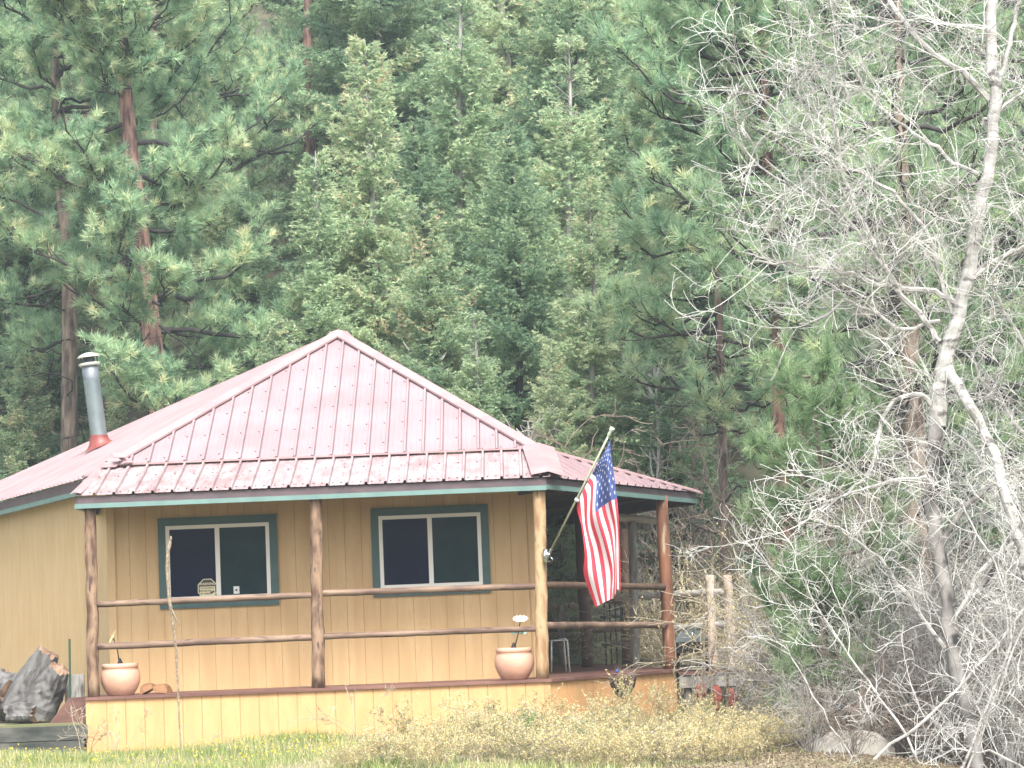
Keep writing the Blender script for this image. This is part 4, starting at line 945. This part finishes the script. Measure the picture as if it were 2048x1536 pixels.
# -- bare trees
def _bt(): pass
def bare_tree(name, lab, loc, mains, seed, Y, tw='twig_white', bk='bark_white', per=9, L=1.0, lv=3, extra=1.0, r=.010, cat='bare tree', curl=1., mn=.0032, dark=()):
    rng = np.random.default_rng(seed); tk = NM(); cr = NM(); s = FPX/Y
    for pts, w0, w1, dens in dark:
        P = px_path(pts, Y, loc); P = P+rng.normal(size=P.shape)*.012; tk.tube(P, np.linspace(w0, w1, len(P))/2/s, 9, 1)
        ln = float(np.linalg.norm(np.diff(P, axis=0), axis=1).sum()); twigs(cr, rng, P, lv, L, r, int(per*ln*dens*extra), curl, .3, 0, .9, mn, .05)
    for pts, w0, w1, dens in mains:
        P = px_path(pts, Y, loc); n = len(P); P = P+rng.normal(size=P.shape)*.012
        tk.tube(P, np.linspace(w0, w1, n)/2/s, 10 if w0 > 15 else 6, 0)
        ln = float(np.linalg.norm(np.diff(P, axis=0), axis=1).sum())
        twigs(cr, rng, P, lv, L*(1 if w0 > 15 else .8), r, int(per*ln*dens*extra), curl, .3, 0, .9, mn, .05)
    t = tree_obj(name, lab, cat, loc, [('trunk', tk.mesh('trunk', [bk, 'bark_mixed'])), ('branches', cr.mesh('branches', [tw]))]); return t
loc = gloc(1890, 25.2, -.35)
num_child = {3: 5, 2: 7, 1: 5}
bare_tree('bare_tree', 'bare white barked tree with tangled pale twigs, nearest the camera', loc, [
 ([(1876, 850), (1879, 790), (1885, 740), (1912, 640), (1940, 540), (1955, 430), (1985, 300), (1990, 190), (1985, 90), (1992, -60)], 34, 21, .9),
 ([(1893, 735, 25.2), (1935, 800, 25), (1975, 880, 25), (2005, 960, 24.9), (2030, 1050, 24.8), (2055, 1160, 24.8), (2090, 1400, 24.8)], 22, 22, .6),
 ([(1980, 195), (1930, 150), (1870, 110), (1820, 60), (1765, -10), (1730, -60)], 13, 9, 1.1),
 ([(1916, 608), (1880, 590), (1830, 578), (1760, 572), (1700, 548), (1640, 535), (1580, 528), (1500, 522)], 13, 4, 2.0),
 ([(1882, 690), (1845, 640), (1800, 580), (1770, 530), (1730, 450), (1700, 390), (1680, 310), (1665, 190), (1655, 140)], 14, 4, 1.5),
 ([(1955, 350), (1900, 320), (1850, 280), (1790, 240), (1740, 190), (1680, 110), (1620, 80)], 9, 3, 1.6),
 ([(1912, 650), (1860, 480), (1790, 390), (1720, 350), (1640, 300), (1590, 250), (1510, 190)], 9, 3, 1.7),
 ([(1800, 590), (1740, 500), (1680, 420), (1590, 380), (1520, 330), (1490, 300)], 8, 3, 1.6),
 ([(1990, 190), (2010, 120), (2030, 40), (2040, -30)], 11, 8, 1.2),
 ([(1925, 570), (1980, 530), (2030, 500), (2080, 480)], 10, 6, 1.3),
 ([(1965, 250), (2000, 220), (2060, 170)], 9, 5, 1.6),
 ([(1880, 820), (1840, 790), (1790, 800), (1755, 860), (1745, 930), (1700, 980), (1640, 1020)], 11, 4, 1.4),
 ([(1875, 950), (1800, 960), (1720, 980), (1650, 1010), (1600, 1050)], 10, 3, 1.2),
 ([(1880, 640), (1800, 660), (1740, 620), (1690, 600), (1640, 640), (1600, 650)], 8, 3, 1.6),
 ([(1900, 1250), (1960, 1150), (2010, 1100), (2050, 1060)], 12, 6, 1.2),
 ([(1890, 1300), (1820, 1200), (1760, 1120), (1690, 1060), (1620, 1040)], 9, 3, 1.0),
 ([(1990, 60), (1900, 50), (1830, 40), (1740, 60), (1680, 50), (1640, 70)], 7, 3, 1.5),
], 61, 25.2, per=6.5, L=1.2, lv=2, r=.0052, curl=1.7, mn=.0023, dark=[([(1960, 1650), (1940, 1480), (1915, 1340), (1895, 1200), (1872, 1080), (1866, 960), (1874, 800)], 32, 31, 1.0), ([(1870, 1120), (1900, 1060), (1960, 990), (2010, 950), (2070, 930)], 14, 7, .9), ([(1935, 560), (1990, 520), (2040, 505)], 9, 6, .5), ([(1900, 1260), (1980, 1150), (2035, 1040)], 12, 9, .7)])
# long arching pale stems of the thicket, traced
loc = gloc(2080, 24.5, -.4)
bare_tree('bare_shrub', 'pale arching bare stems sweeping in low from the right picture edge', loc, [
 ([(1790, 1680), (1740, 1600), (1680, 1480), (1620, 1380), (1570, 1290)], 5, 2.5, .5),
 ([(1870, 1660), (1910, 1580), (1960, 1480), (2010, 1350), (2060, 1230)], 6, 4, 1.0),
 ([(1640, 1640), (1760, 1510), (1870, 1420), (1960, 1330), (2030, 1240), (2080, 1150)], 7, 4, 1.0),
 ([(1900, 1650), (1840, 1530), (1780, 1420), (1720, 1340), (1650, 1240), (1600, 1150), (1590, 1080)], 6, 2.5, 1.0),
 ([(1860, 1660), (1930, 1520), (1990, 1380), (2020, 1290), (2010, 1180), (1960, 1080), (1920, 1000)], 7, 3, 1.0),
 ([(2080, 1560), (2000, 1510), (1900, 1500)], 7, 4, .8)], 62, 24.5, per=4.5, L=1.0, lv=2, r=.0042, mn=.0022, cat='bare shrub')
loc = gloc(2150, 26.4, -.4)
bare_tree('bare_tree', 'second bare tree with pale twigs leaning in at the lower right picture edge', loc, [
 ([(2190, 1650), (2150, 1400), (2100, 1150), (2075, 900), (2060, 700), (2080, 450), (2060, 200)], 24, 9, .9),
 ([(2110, 1200), (2040, 1080), (1985, 980), (1950, 900), (1900, 860)], 10, 4, 1.3), ([(2075, 900), (2010, 820), (1960, 760), (1930, 700)], 9, 4, 1.3),
 ([(2140, 1380), (2050, 1300), (1960, 1250), (1880, 1230), (1800, 1180)], 10, 4, 1.2), ([(2065, 720), (2010, 620), (1970, 560)], 8, 3, 1.3), ([(2160, 1480), (2060, 1440), (1960, 1400), (1850, 1380)], 9, 3, 1.1), ([(2080, 500), (2030, 420), (2000, 330)], 7, 3, 1.3)], 63, 26.4, per=8, L=.85, lv=2, r=.0055, curl=1.3, mn=.0026)
# thicket shrubs, copied
def shrub_mesh(seed, H, n, spread, tw, lv=2, r=.008, per=7, curl=.8, leaf=None, lnum=0, lsz=.02, mn=.003, Lc=.35):
    rng = np.random.default_rng(seed); st = NM(); lf = NM()
    for i in range(n):
        a = rng.random()*6.283; b_ = np.array([math.cos(a), math.sin(a), 0])*rng.uniform(0, .25)*spread
        d = unit(np.array([math.cos(a)*spread*rng.uniform(.1, .8), math.sin(a)*spread*rng.uniform(.1, .8), 1.]))
        L = H*rng.uniform(.6, 1.15); P, dd = wander(rng, b_, d, L, 12, curl, .1, .35)
        st.tube(P, np.linspace(r, r*.35, 13), 4, 0)
        nb = rng.integers(per-2, per+3)
        for _ in range(nb):
            j = rng.integers(3, 12); e = unit(dd+rng.normal(size=3)*.8+np.array([0, 0, .25])); Q_, e2 = wander(rng, P[j], e, Lc*H*rng.uniform(.3, .9), 7, curl, .2, .4)
            st.tube(Q_, np.linspace(r*.5, mn, 8), 3, 0)
            for __ in range(rng.integers(2, 5)):
                k = rng.integers(2, 7); e3 = unit(e2+rng.normal(size=3)*.9); Q3, _x = wander(rng, Q_[k], e3, Lc*H*rng.uniform(.12, .4), 5, curl, .1, .5)
                st.tube(Q3, np.linspace(mn*1.2, mn*.8, 6), 3, 0)
                if leaf and lnum:
                    m = lnum; c = Q3[rng.integers(1, 6, m)]+rng.normal(size=(m, 3))*.02; lf.tris(leaf_tris(rng, c, rng.normal(size=(m, 3)), rng.uniform(.7, 1.3, m)*lsz, rng.uniform(.35, .6, m)*lsz, .5), np.clip(.5+.12*rng.normal()+.2*rng.normal(size=m), 0, 1))
            if leaf and lnum:
                m = lnum; c = Q_[rng.integers(2, 8, m)]+rng.normal(size=(m, 3))*.022; lf.tris(leaf_tris(rng, c, rng.normal(size=(m, 3)), rng.uniform(.7, 1.3, m)*lsz, rng.uniform(.35, .6, m)*lsz, .5), np.clip(.5+.2*rng.normal(size=m), 0, 1))
    out = [('stems', st.mesh('stems', [tw]))]
    if leaf: out.append(('foliage', lf.mesh('foliage', [leaf])))
    return out
SG = [shrub_mesh(71, 2.6, 34, .8, 'twig_grey'), shrub_mesh(72, 2.3, 30, .9, 'twig_tan', leaf='currant', lnum=3, lsz=.022), shrub_mesh(73, 2.9, 30, .6, 'twig_white'), shrub_mesh(74, 2.2, 36, .9, 'twig_brown')]
TH = [
 (1640, 31.5, 1, .8, 'tan budding shrub behind the outer peach deck post'), (1640, 30.0, 3, .8, 'brown bare shrub at the foot of the red trunked pine'), (1690, 30.5, 0, 1.0, 'grey bare shrub between the deck and the boulder'),
 (1715, 29.5, 2, .95, 'pale upright bare shrub behind the boulder'), (1790, 29, 3, 1.0, 'brown bare shrub left of the white tree base'), (1850, 27.8, 0, 1.05, 'grey bare shrub touching the white tree trunk'),
 (1910, 29, 2, 1.0, 'pale bare shrub right behind the white tree trunk'), (1970, 27.5, 0, 1.1, 'grey bare shrub right of the white tree trunk'), (2030, 28.5, 3, 1.15, 'brown bare shrub near the right picture edge'), (2060, 26.8, 2, 1.1, 'pale bare shrub at the lower right picture corner'),
 (1440, 35.8+1.5, 1, 1.0, 'tan budding shrub behind the far deck rails'), (1390, 39, 1, 1.1, 'tan budding shrub seen above the grill'), (1340, 40.5, 1, 1.1, 'yellowish budding shrub behind the far red post'), (1660, 33.5, 1, 1.1, 'large yellow tan budding shrub beyond the outer deck post'),
 (1620, 33, 1, 1.1, 'yellow tan shrub in front of the red trunk pine, beyond the first'), (1240, 43, 0, 1.1, 'grey bare shrub seen through the porch posts'), (1180, 44, 3, 1.1, 'brown bare shrub seen through the porch behind the flag'), (1120, 42, 0, .9, 'grey bare shrub visible just right of the pale porch post'),
 (1790, 26.6, 3, .62, 'low brown bare shrub right of the boulder'), (1700, 25.4, 3, .35, 'tiny brown bare shrub right in front of the boulder'), (1620, 25.6, 0, .4, 'tiny grey bare shrub left of the boulder at the bottom edge'), (2010, 25.6, 2, .6, 'low pale bare shrub at the bottom right, nearest the camera'), (1740, 27.5, 2, .8, 'pale bare shrub rising behind the right half of the boulder'), (1660, 28.2, 0, .75, 'grey bare shrub rising behind the left half of the boulder'), (1850, 26.2, 0, .7, 'low grey bare shrub at the bottom edge left of the trunk base'), (1940, 26.2, 3, .7, 'low brown bare shrub at the bottom edge right of the trunk base')]
for px, Y, v, sc, lab in TH:
    tree_obj('bare_shrub', lab, 'bare shrub', gloc(px, Y), SG[v], 'bare shrubs of the thicket', random.uniform(0, 6.28), sc)
# dead grey snag saplings in the shade
SD = shrub_mesh(75, 3.8, 6, .35, 'twig_brown', per=18, r=.011, Lc=.3, mn=.005)
for px, Y, sc, lab in ((1330, 41.5, 1.15, 'dead grey sapling with a fan of twigs behind the porch roof tip'), (1400, 41, 1.3, 'dead grey sapling left of the thin grey pine'), (1495, 40, 1.15, 'dead grey sapling between the grey pine and the red trunked pine'), (1700, 34, 1.2, 'dead grey sapling in the dark gap behind the white tree')):
    tree_obj('dead_sapling', lab, 'dead tree', gloc(px, Y), SD, 'dead grey saplings', random.uniform(0, 6.28), sc)
# pale dead snags with only a thin trunk between firs
SN = shrub_mesh(76, 5, 1, .05, 'bark_grey', per=26, r=.03, Lc=.12, mn=.005, curl=.15)
for px, py, Y, lab in ((755, 540, 45.8, 'thin pale snag standing in front of the olive fir above the roof peak'), (1195, 560, 43, 'thin pale snag above the flagpole'), (965, 760, 42, 'thin grey snag behind the right roof hip')):
    p = W(px, py, Y); o = tree_obj('dead_snag', lab, 'dead tree', (p.x, Y, gz(p.x, Y)), [], 'pale snags')
    H = W(px, py-260, Y).z-o.location.z
    link(bpy.data.objects.new('trunk', SN[0][1]), o).scale = (H/5, H/5, H/5)
# flowering currants at the front
SC = [shrub_mesh(81, .86, 22, 1.1, 'twig_tan', r=.005, per=9, leaf='currant', lnum=4, lsz=.032, mn=.0025, Lc=.5), shrub_mesh(82, .85, 22, 1.2, 'twig_grey', r=.005, per=9, leaf='currant', lnum=4, lsz=.034, mn=.0025, Lc=.5), shrub_mesh(83, .8, 26, .9, 'twig_grey', r=.005, per=7, leaf='green', lnum=3, lsz=.03, mn=.0025, Lc=.5), shrub_mesh(84, 1.3, 8, .8, 'twig_tan', r=.006, per=9, leaf='currant', lnum=3, lsz=.034, mn=.0028, Lc=.3)]
CU_ = [(700, 25.6, 0, 0.34, 'tiny twiggy shrub at the bottom edge, farthest from the flag'), (765, 25.9, 1, 0.42, 'small yellow shrub at the bottom edge beside the flat stone'), (850, 25.3, 0, 0.45, 'small yellow shrub at the bottom edge right of the flat stone'), (1120, 24.9, 1, 0.45, 'small yellow shrub cut by the bottom edge under the flag'), (1240, 24.9, 0, 0.45, 'small yellow shrub cut by the bottom edge under the basket'), (1360, 25.0, 1, 0.45, 'small yellow shrub cut by the bottom edge under the base corner'), (1470, 25.0, 0, 0.42, 'small yellow shrub cut by the bottom edge near the boulder'), (1210, 27.2, 3, 0.61, 'wispy yellow sprays rising in the middle row under the flag'), (1380, 27.3, 3, 0.50, 'wispy yellow sprays rising in the middle row by the base corner'), (980, 27.2, 3, 0.60, 'wispy yellow sprays rising in the middle row under the right pot'),(1185, 29.4, 3, 0.55, 'tall wispy yellow sprays below the flag'), (1262, 29.0, 3, 0.68, 'tallest wispy yellow sprays in front of the wicker basket'), (1320, 29.5, 3, 0.53, 'wispy yellow sprays before the base corner'), (1060, 29.3, 3, 0.67, 'wispy yellow sprays below the right flower pot'), (905, 29.2, 3, 0.63, 'wispy yellow sprays before the middle of the skirting'), (800, 29.3, 3, 0.59, 'leftmost wispy yellow sprays before the skirting'), (1400, 29.2, 3, 0.44, 'wispy yellow sprays below the far deck'),
(1055, 25.7, 1, 0.48, 'nearest low yellow shrub at the bottom edge between the second pot and the flag'), (1170, 25.6, 0, 0.50, 'nearest low yellow shrub at the bottom edge left of the basket'), (1290, 25.7, 1, 0.50, 'nearest low yellow shrub at the bottom edge right of the basket'), (1400, 25.6, 0, 0.48, 'nearest low yellow shrub at the bottom edge below the far deck'), (1510, 25.9, 1, 0.50, 'nearest low yellow shrub at the bottom edge left of the boulder'), (1560, 27.2, 0, 0.46, 'yellow shrub touching the left side of the boulder'), (940, 25.9, 1, 0.36, 'nearest low yellow shrub, leftmost at the bottom edge'), (1130, 28.3, 0, 0.48, 'middle row yellow shrub straight below the flag'), (1300, 28.2, 1, 0.30, 'middle row yellow shrub before the base corner'), (1430, 28.0, 0, 0.36, 'middle row yellow shrub before the far deck'), (1000, 28.3, 1, 0.45, 'middle row yellow shrub under the second pot'),
(800, 29.6, 1, 0.32, 'low yellow leaved shrub, leftmost before the skirting boards'), (870, 29.2, 0, 0.42, 'twiggy yellow flowering shrub below the first porch post to its right'), (945, 29.8, 1, 0.48, 'yellow flowering shrub left of the second flower pot'), (1015, 29.1, 0, 0.45, 'yellow flowering shrub right below the second flower pot'),
 (1085, 29.8, 1, 0.50, 'yellow flowering shrub below the pale porch post'), (1150, 29.2, 0, 0.42, 'tall yellow flowering shrub below the flag'), (1235, 29.8, 1, 0.47, 'tall yellow flowering shrub before the wicker basket'), (1280, 29.1, 0, 0.30, 'yellow flowering shrub right of the wicker basket'),
 (1345, 29.6, 1, 0.30, 'yellow flowering shrub before the base corner'), (1410, 29.2, 0, 0.27, 'yellow flowering shrub below the far deck'), (1475, 29.6, 1, 0.31, 'yellow flowering shrub below the outer deck post'), (1540, 29, 0, 0.36, 'low yellow flowering shrub left of the boulder'), (1600, 29.6, 1, 0.26, 'smallest yellow shrub beside the boulder'),
 (1000, 26.6, 0, 0.53, 'front row yellow shrub at the bottom edge under the second pot'), (1110, 26.4, 1, 0.56, 'front row yellow shrub at the bottom edge under the flag'), (1230, 26.5, 0, 0.45, 'front row yellow shrub at the bottom edge under the basket'), (1340, 26.4, 1, 0.45, 'front row yellow shrub at the bottom edge under the base corner'), (1450, 26.6, 0, 0.53, 'front row yellow shrub at the bottom edge under the deck'),
 (895, 26.8, 0, 0.41, 'front row twiggy shrub at the bottom edge left of the rest'),
 (1020, 28.6, 2, 0.57, 'green leaved sprig among the yellow shrubs under the second pot'), (890, 28.0, 2, 0.33, 'bright green leafy weed at the bottom edge in the middle'), (1390, 28.7, 2, 0.33, 'green leafy shrub before the base corner'), (1170, 28.0, 2, 0.36, 'green leafy shrub among the yellow ones below the flag')]
for px, Y, v, sc, lab in CU_:
    tree_obj('flowering_shrub' if v != 2 else 'leafy_shrub', lab, 'shrub', gloc(px, Y), SC[v], 'yellow flowering shrubs along the porch' if v != 2 else 'green leafy shrubs', random.uniform(0, 6.28), sc)
# dry weed at the timbers
SW = shrub_mesh(85, .55, 4, .5, 'twig_tan', r=.004, per=5, mn=.002, Lc=.4)
for px, Y, sc, lab in ((175, 31.2, 1.2, 'bleached dry weed in front of the timber end'), (222, 30.5, .6, 'tiny dry weed in the grass before the skirting'), (245, 31.0, 1.1, 'thin dry weed against the yellow skirting left part'), (395, 30.8, .6, 'small dry weed right of the mullein stalk'), (725, 30.6, 1.3, 'dry brown weed before the skirting middle')):
    tree_obj('dry_weed', lab, 'weed', gloc(px, Y), SW, 'dry weeds in the grass', random.uniform(0, 6.28), sc)
# rocks
def rock(px, py, Y, r, sq, lab, seed):
    rg = random.Random(seed); c = W(px, py, Y); b = MB(); n, m = 22, 12; ph = [rg.uniform(0, 6) for _ in range(6)]
    for i in range(m+1):
        th = math.pi*i/m
        for k_ in range(n):
            an = 2*math.pi*k_/n; d = Vector((math.sin(th)*math.cos(an), math.sin(th)*math.sin(an), math.cos(th)))
            q = r*(1+.12*math.sin(3*d.x+ph[0])+.1*math.sin(4*d.z+ph[1]+2*d.y)+.05*math.sin(9*d.x+7*d.y+ph[2])+rg.uniform(-.02, .02)); b.v.append(c+Vector((d.x*q*sq[0], d.y*q*sq[1], d.z*q*sq[2])))
    for i in range(m):
        for k_ in range(n): b.f.append([i*n+k_, i*n+(k_+1) % n, (i+1)*n+(k_+1) % n, (i+1)*n+k_]); b.m.append(0)
    tag(b.build('boulder', 'rock', smooth=True, loc=c), lab, 'rock')
rock(1690, 1540, 26.2, .46, (1.15, .8, .72), 'large pale boulder at the bottom edge under the bare thicket', 1)
rock(768, 1533, 28.2, .13, (1.3, 1, .5), 'small flat pale stone in the grass at the bottom middle', 2)
for i, (px, py, r) in enumerate(((1610, 1452, .08), (1640, 1458, .07), (1672, 1448, .09), (1590, 1448, .06), (1528, 1440, .08))):
    rock(px, py, 29.8, r, (1.2, 1, .8), ('tiny pale stone on the bank behind the boulder, %s' % ('leftmost but two', 'the middle one', 'the rightmost', 'the second from the shrubs', 'the one nearest the deck')[i]), 10+i)
# boulder face of the hillside seen between firs
rock(850, 232, 70, 1.0, (1.1, .8, .8), 'grey rock outcrop showing between the firs on the hillside', 30)
# grass, ground cover
rng = np.random.default_rng(5); nb = 130000; gm = NM()
X = rng.uniform(-7.5, 8, nb); Y = rng.uniform(24, 32.05, nb)
ok = X < 2.0+.5*np.sin(Y*3)+rng.normal(size=nb)*.25; X, Y = X[ok], Y[ok]; nb = len(X)
Z = np.array([gz(a, b_) for a, b_ in zip(X, Y)]); dn = .5+.5*np.sin(X*2.1+1.3*np.sin(Y*2.3))*np.cos(Y*1.9+X)
keep = (rng.random(nb) < (.45+.55*dn)*np.where(X > -1.2, .45, 1)); X, Y, Z, dn = X[keep], Y[keep], Z[keep], dn[keep]
P = np.stack([X, Y, Z-.01], 1); D = rng.normal(size=P.shape)*.35+np.array([0, 0, 1.])
gm.tris(leaf_tris(rng, P, D, rng.uniform(.035, .13, len(P))*(.7+.6*dn), rng.uniform(.0035, .007, len(P)), .1), np.clip(.33+.28*rng.normal(size=len(P))+.38*(1-dn), 0, 1))
tag(link(bpy.data.objects.new('grass', gm.mesh('grass', ['grass']))), kind='stuff')
fm = NM(); nf = 420; X = np.concatenate([rng.normal(-4.2, 1.3, nf//2), rng.normal(-2.4, .8, nf//2)]); Y = rng.uniform(27, 31, nf); 
P = np.stack([X, Y, np.array([gz(a, b_) for a, b_ in zip(X, Y)])+rng.uniform(.05, .13, nf)], 1)
for k_ in range(7):
    fm.tris(leaf_tris(rng, P, rng.normal(size=P.shape)*[1, 1, .4], np.full(nf, .015), np.full(nf, .007), .2), np.full(nf, .5))
tag(link(bpy.data.objects.new('dandelion_flowers', fm.mesh('dandelion_flowers', ['dandelion']))), kind='stuff')
# leaf litter and low cover on the right bank and slope
gm = NM(); nb = 110000; X = rng.uniform(1.2, 8, nb); Y = rng.uniform(23.5, 34, nb); P = np.stack([X, Y, np.array([gz(a, b_) for a, b_ in zip(X, Y)])+.01], 1)
gm.tris(leaf_tris(rng, P, rng.normal(size=P.shape)*[1, 1, .5], rng.uniform(.015, .045, nb), rng.uniform(.003, .009, nb), .2), np.clip(.5+.28*rng.normal(size=nb), 0, 1))
tag(link(bpy.data.objects.new('leaf_litter', gm.mesh('leaf_litter', ['dry_leaves']))), kind='stuff')

# ------------------------------------------------------------------ haze
hm = bpy.data.materials.new('haze'); hm.use_nodes = True; hn = hm.node_tree.nodes; hn.remove(hn['Principled BSDF'])
pv = hn.new('ShaderNodeVolumePrincipled'); pv.inputs['Color'].default_value = (.80, .92, .98, 1); pv.inputs['Density'].default_value = .0011; pv.inputs['Anisotropy'].default_value = .2
hm.node_tree.links.new(pv.outputs[0], hn['Material Output'].inputs['Volume']); MT['haze'] = hm
b = MB(); b.box((-160, -30, -30), (160, 230, 62)); tag(b.build('haze', 'haze'), kind='stuff')
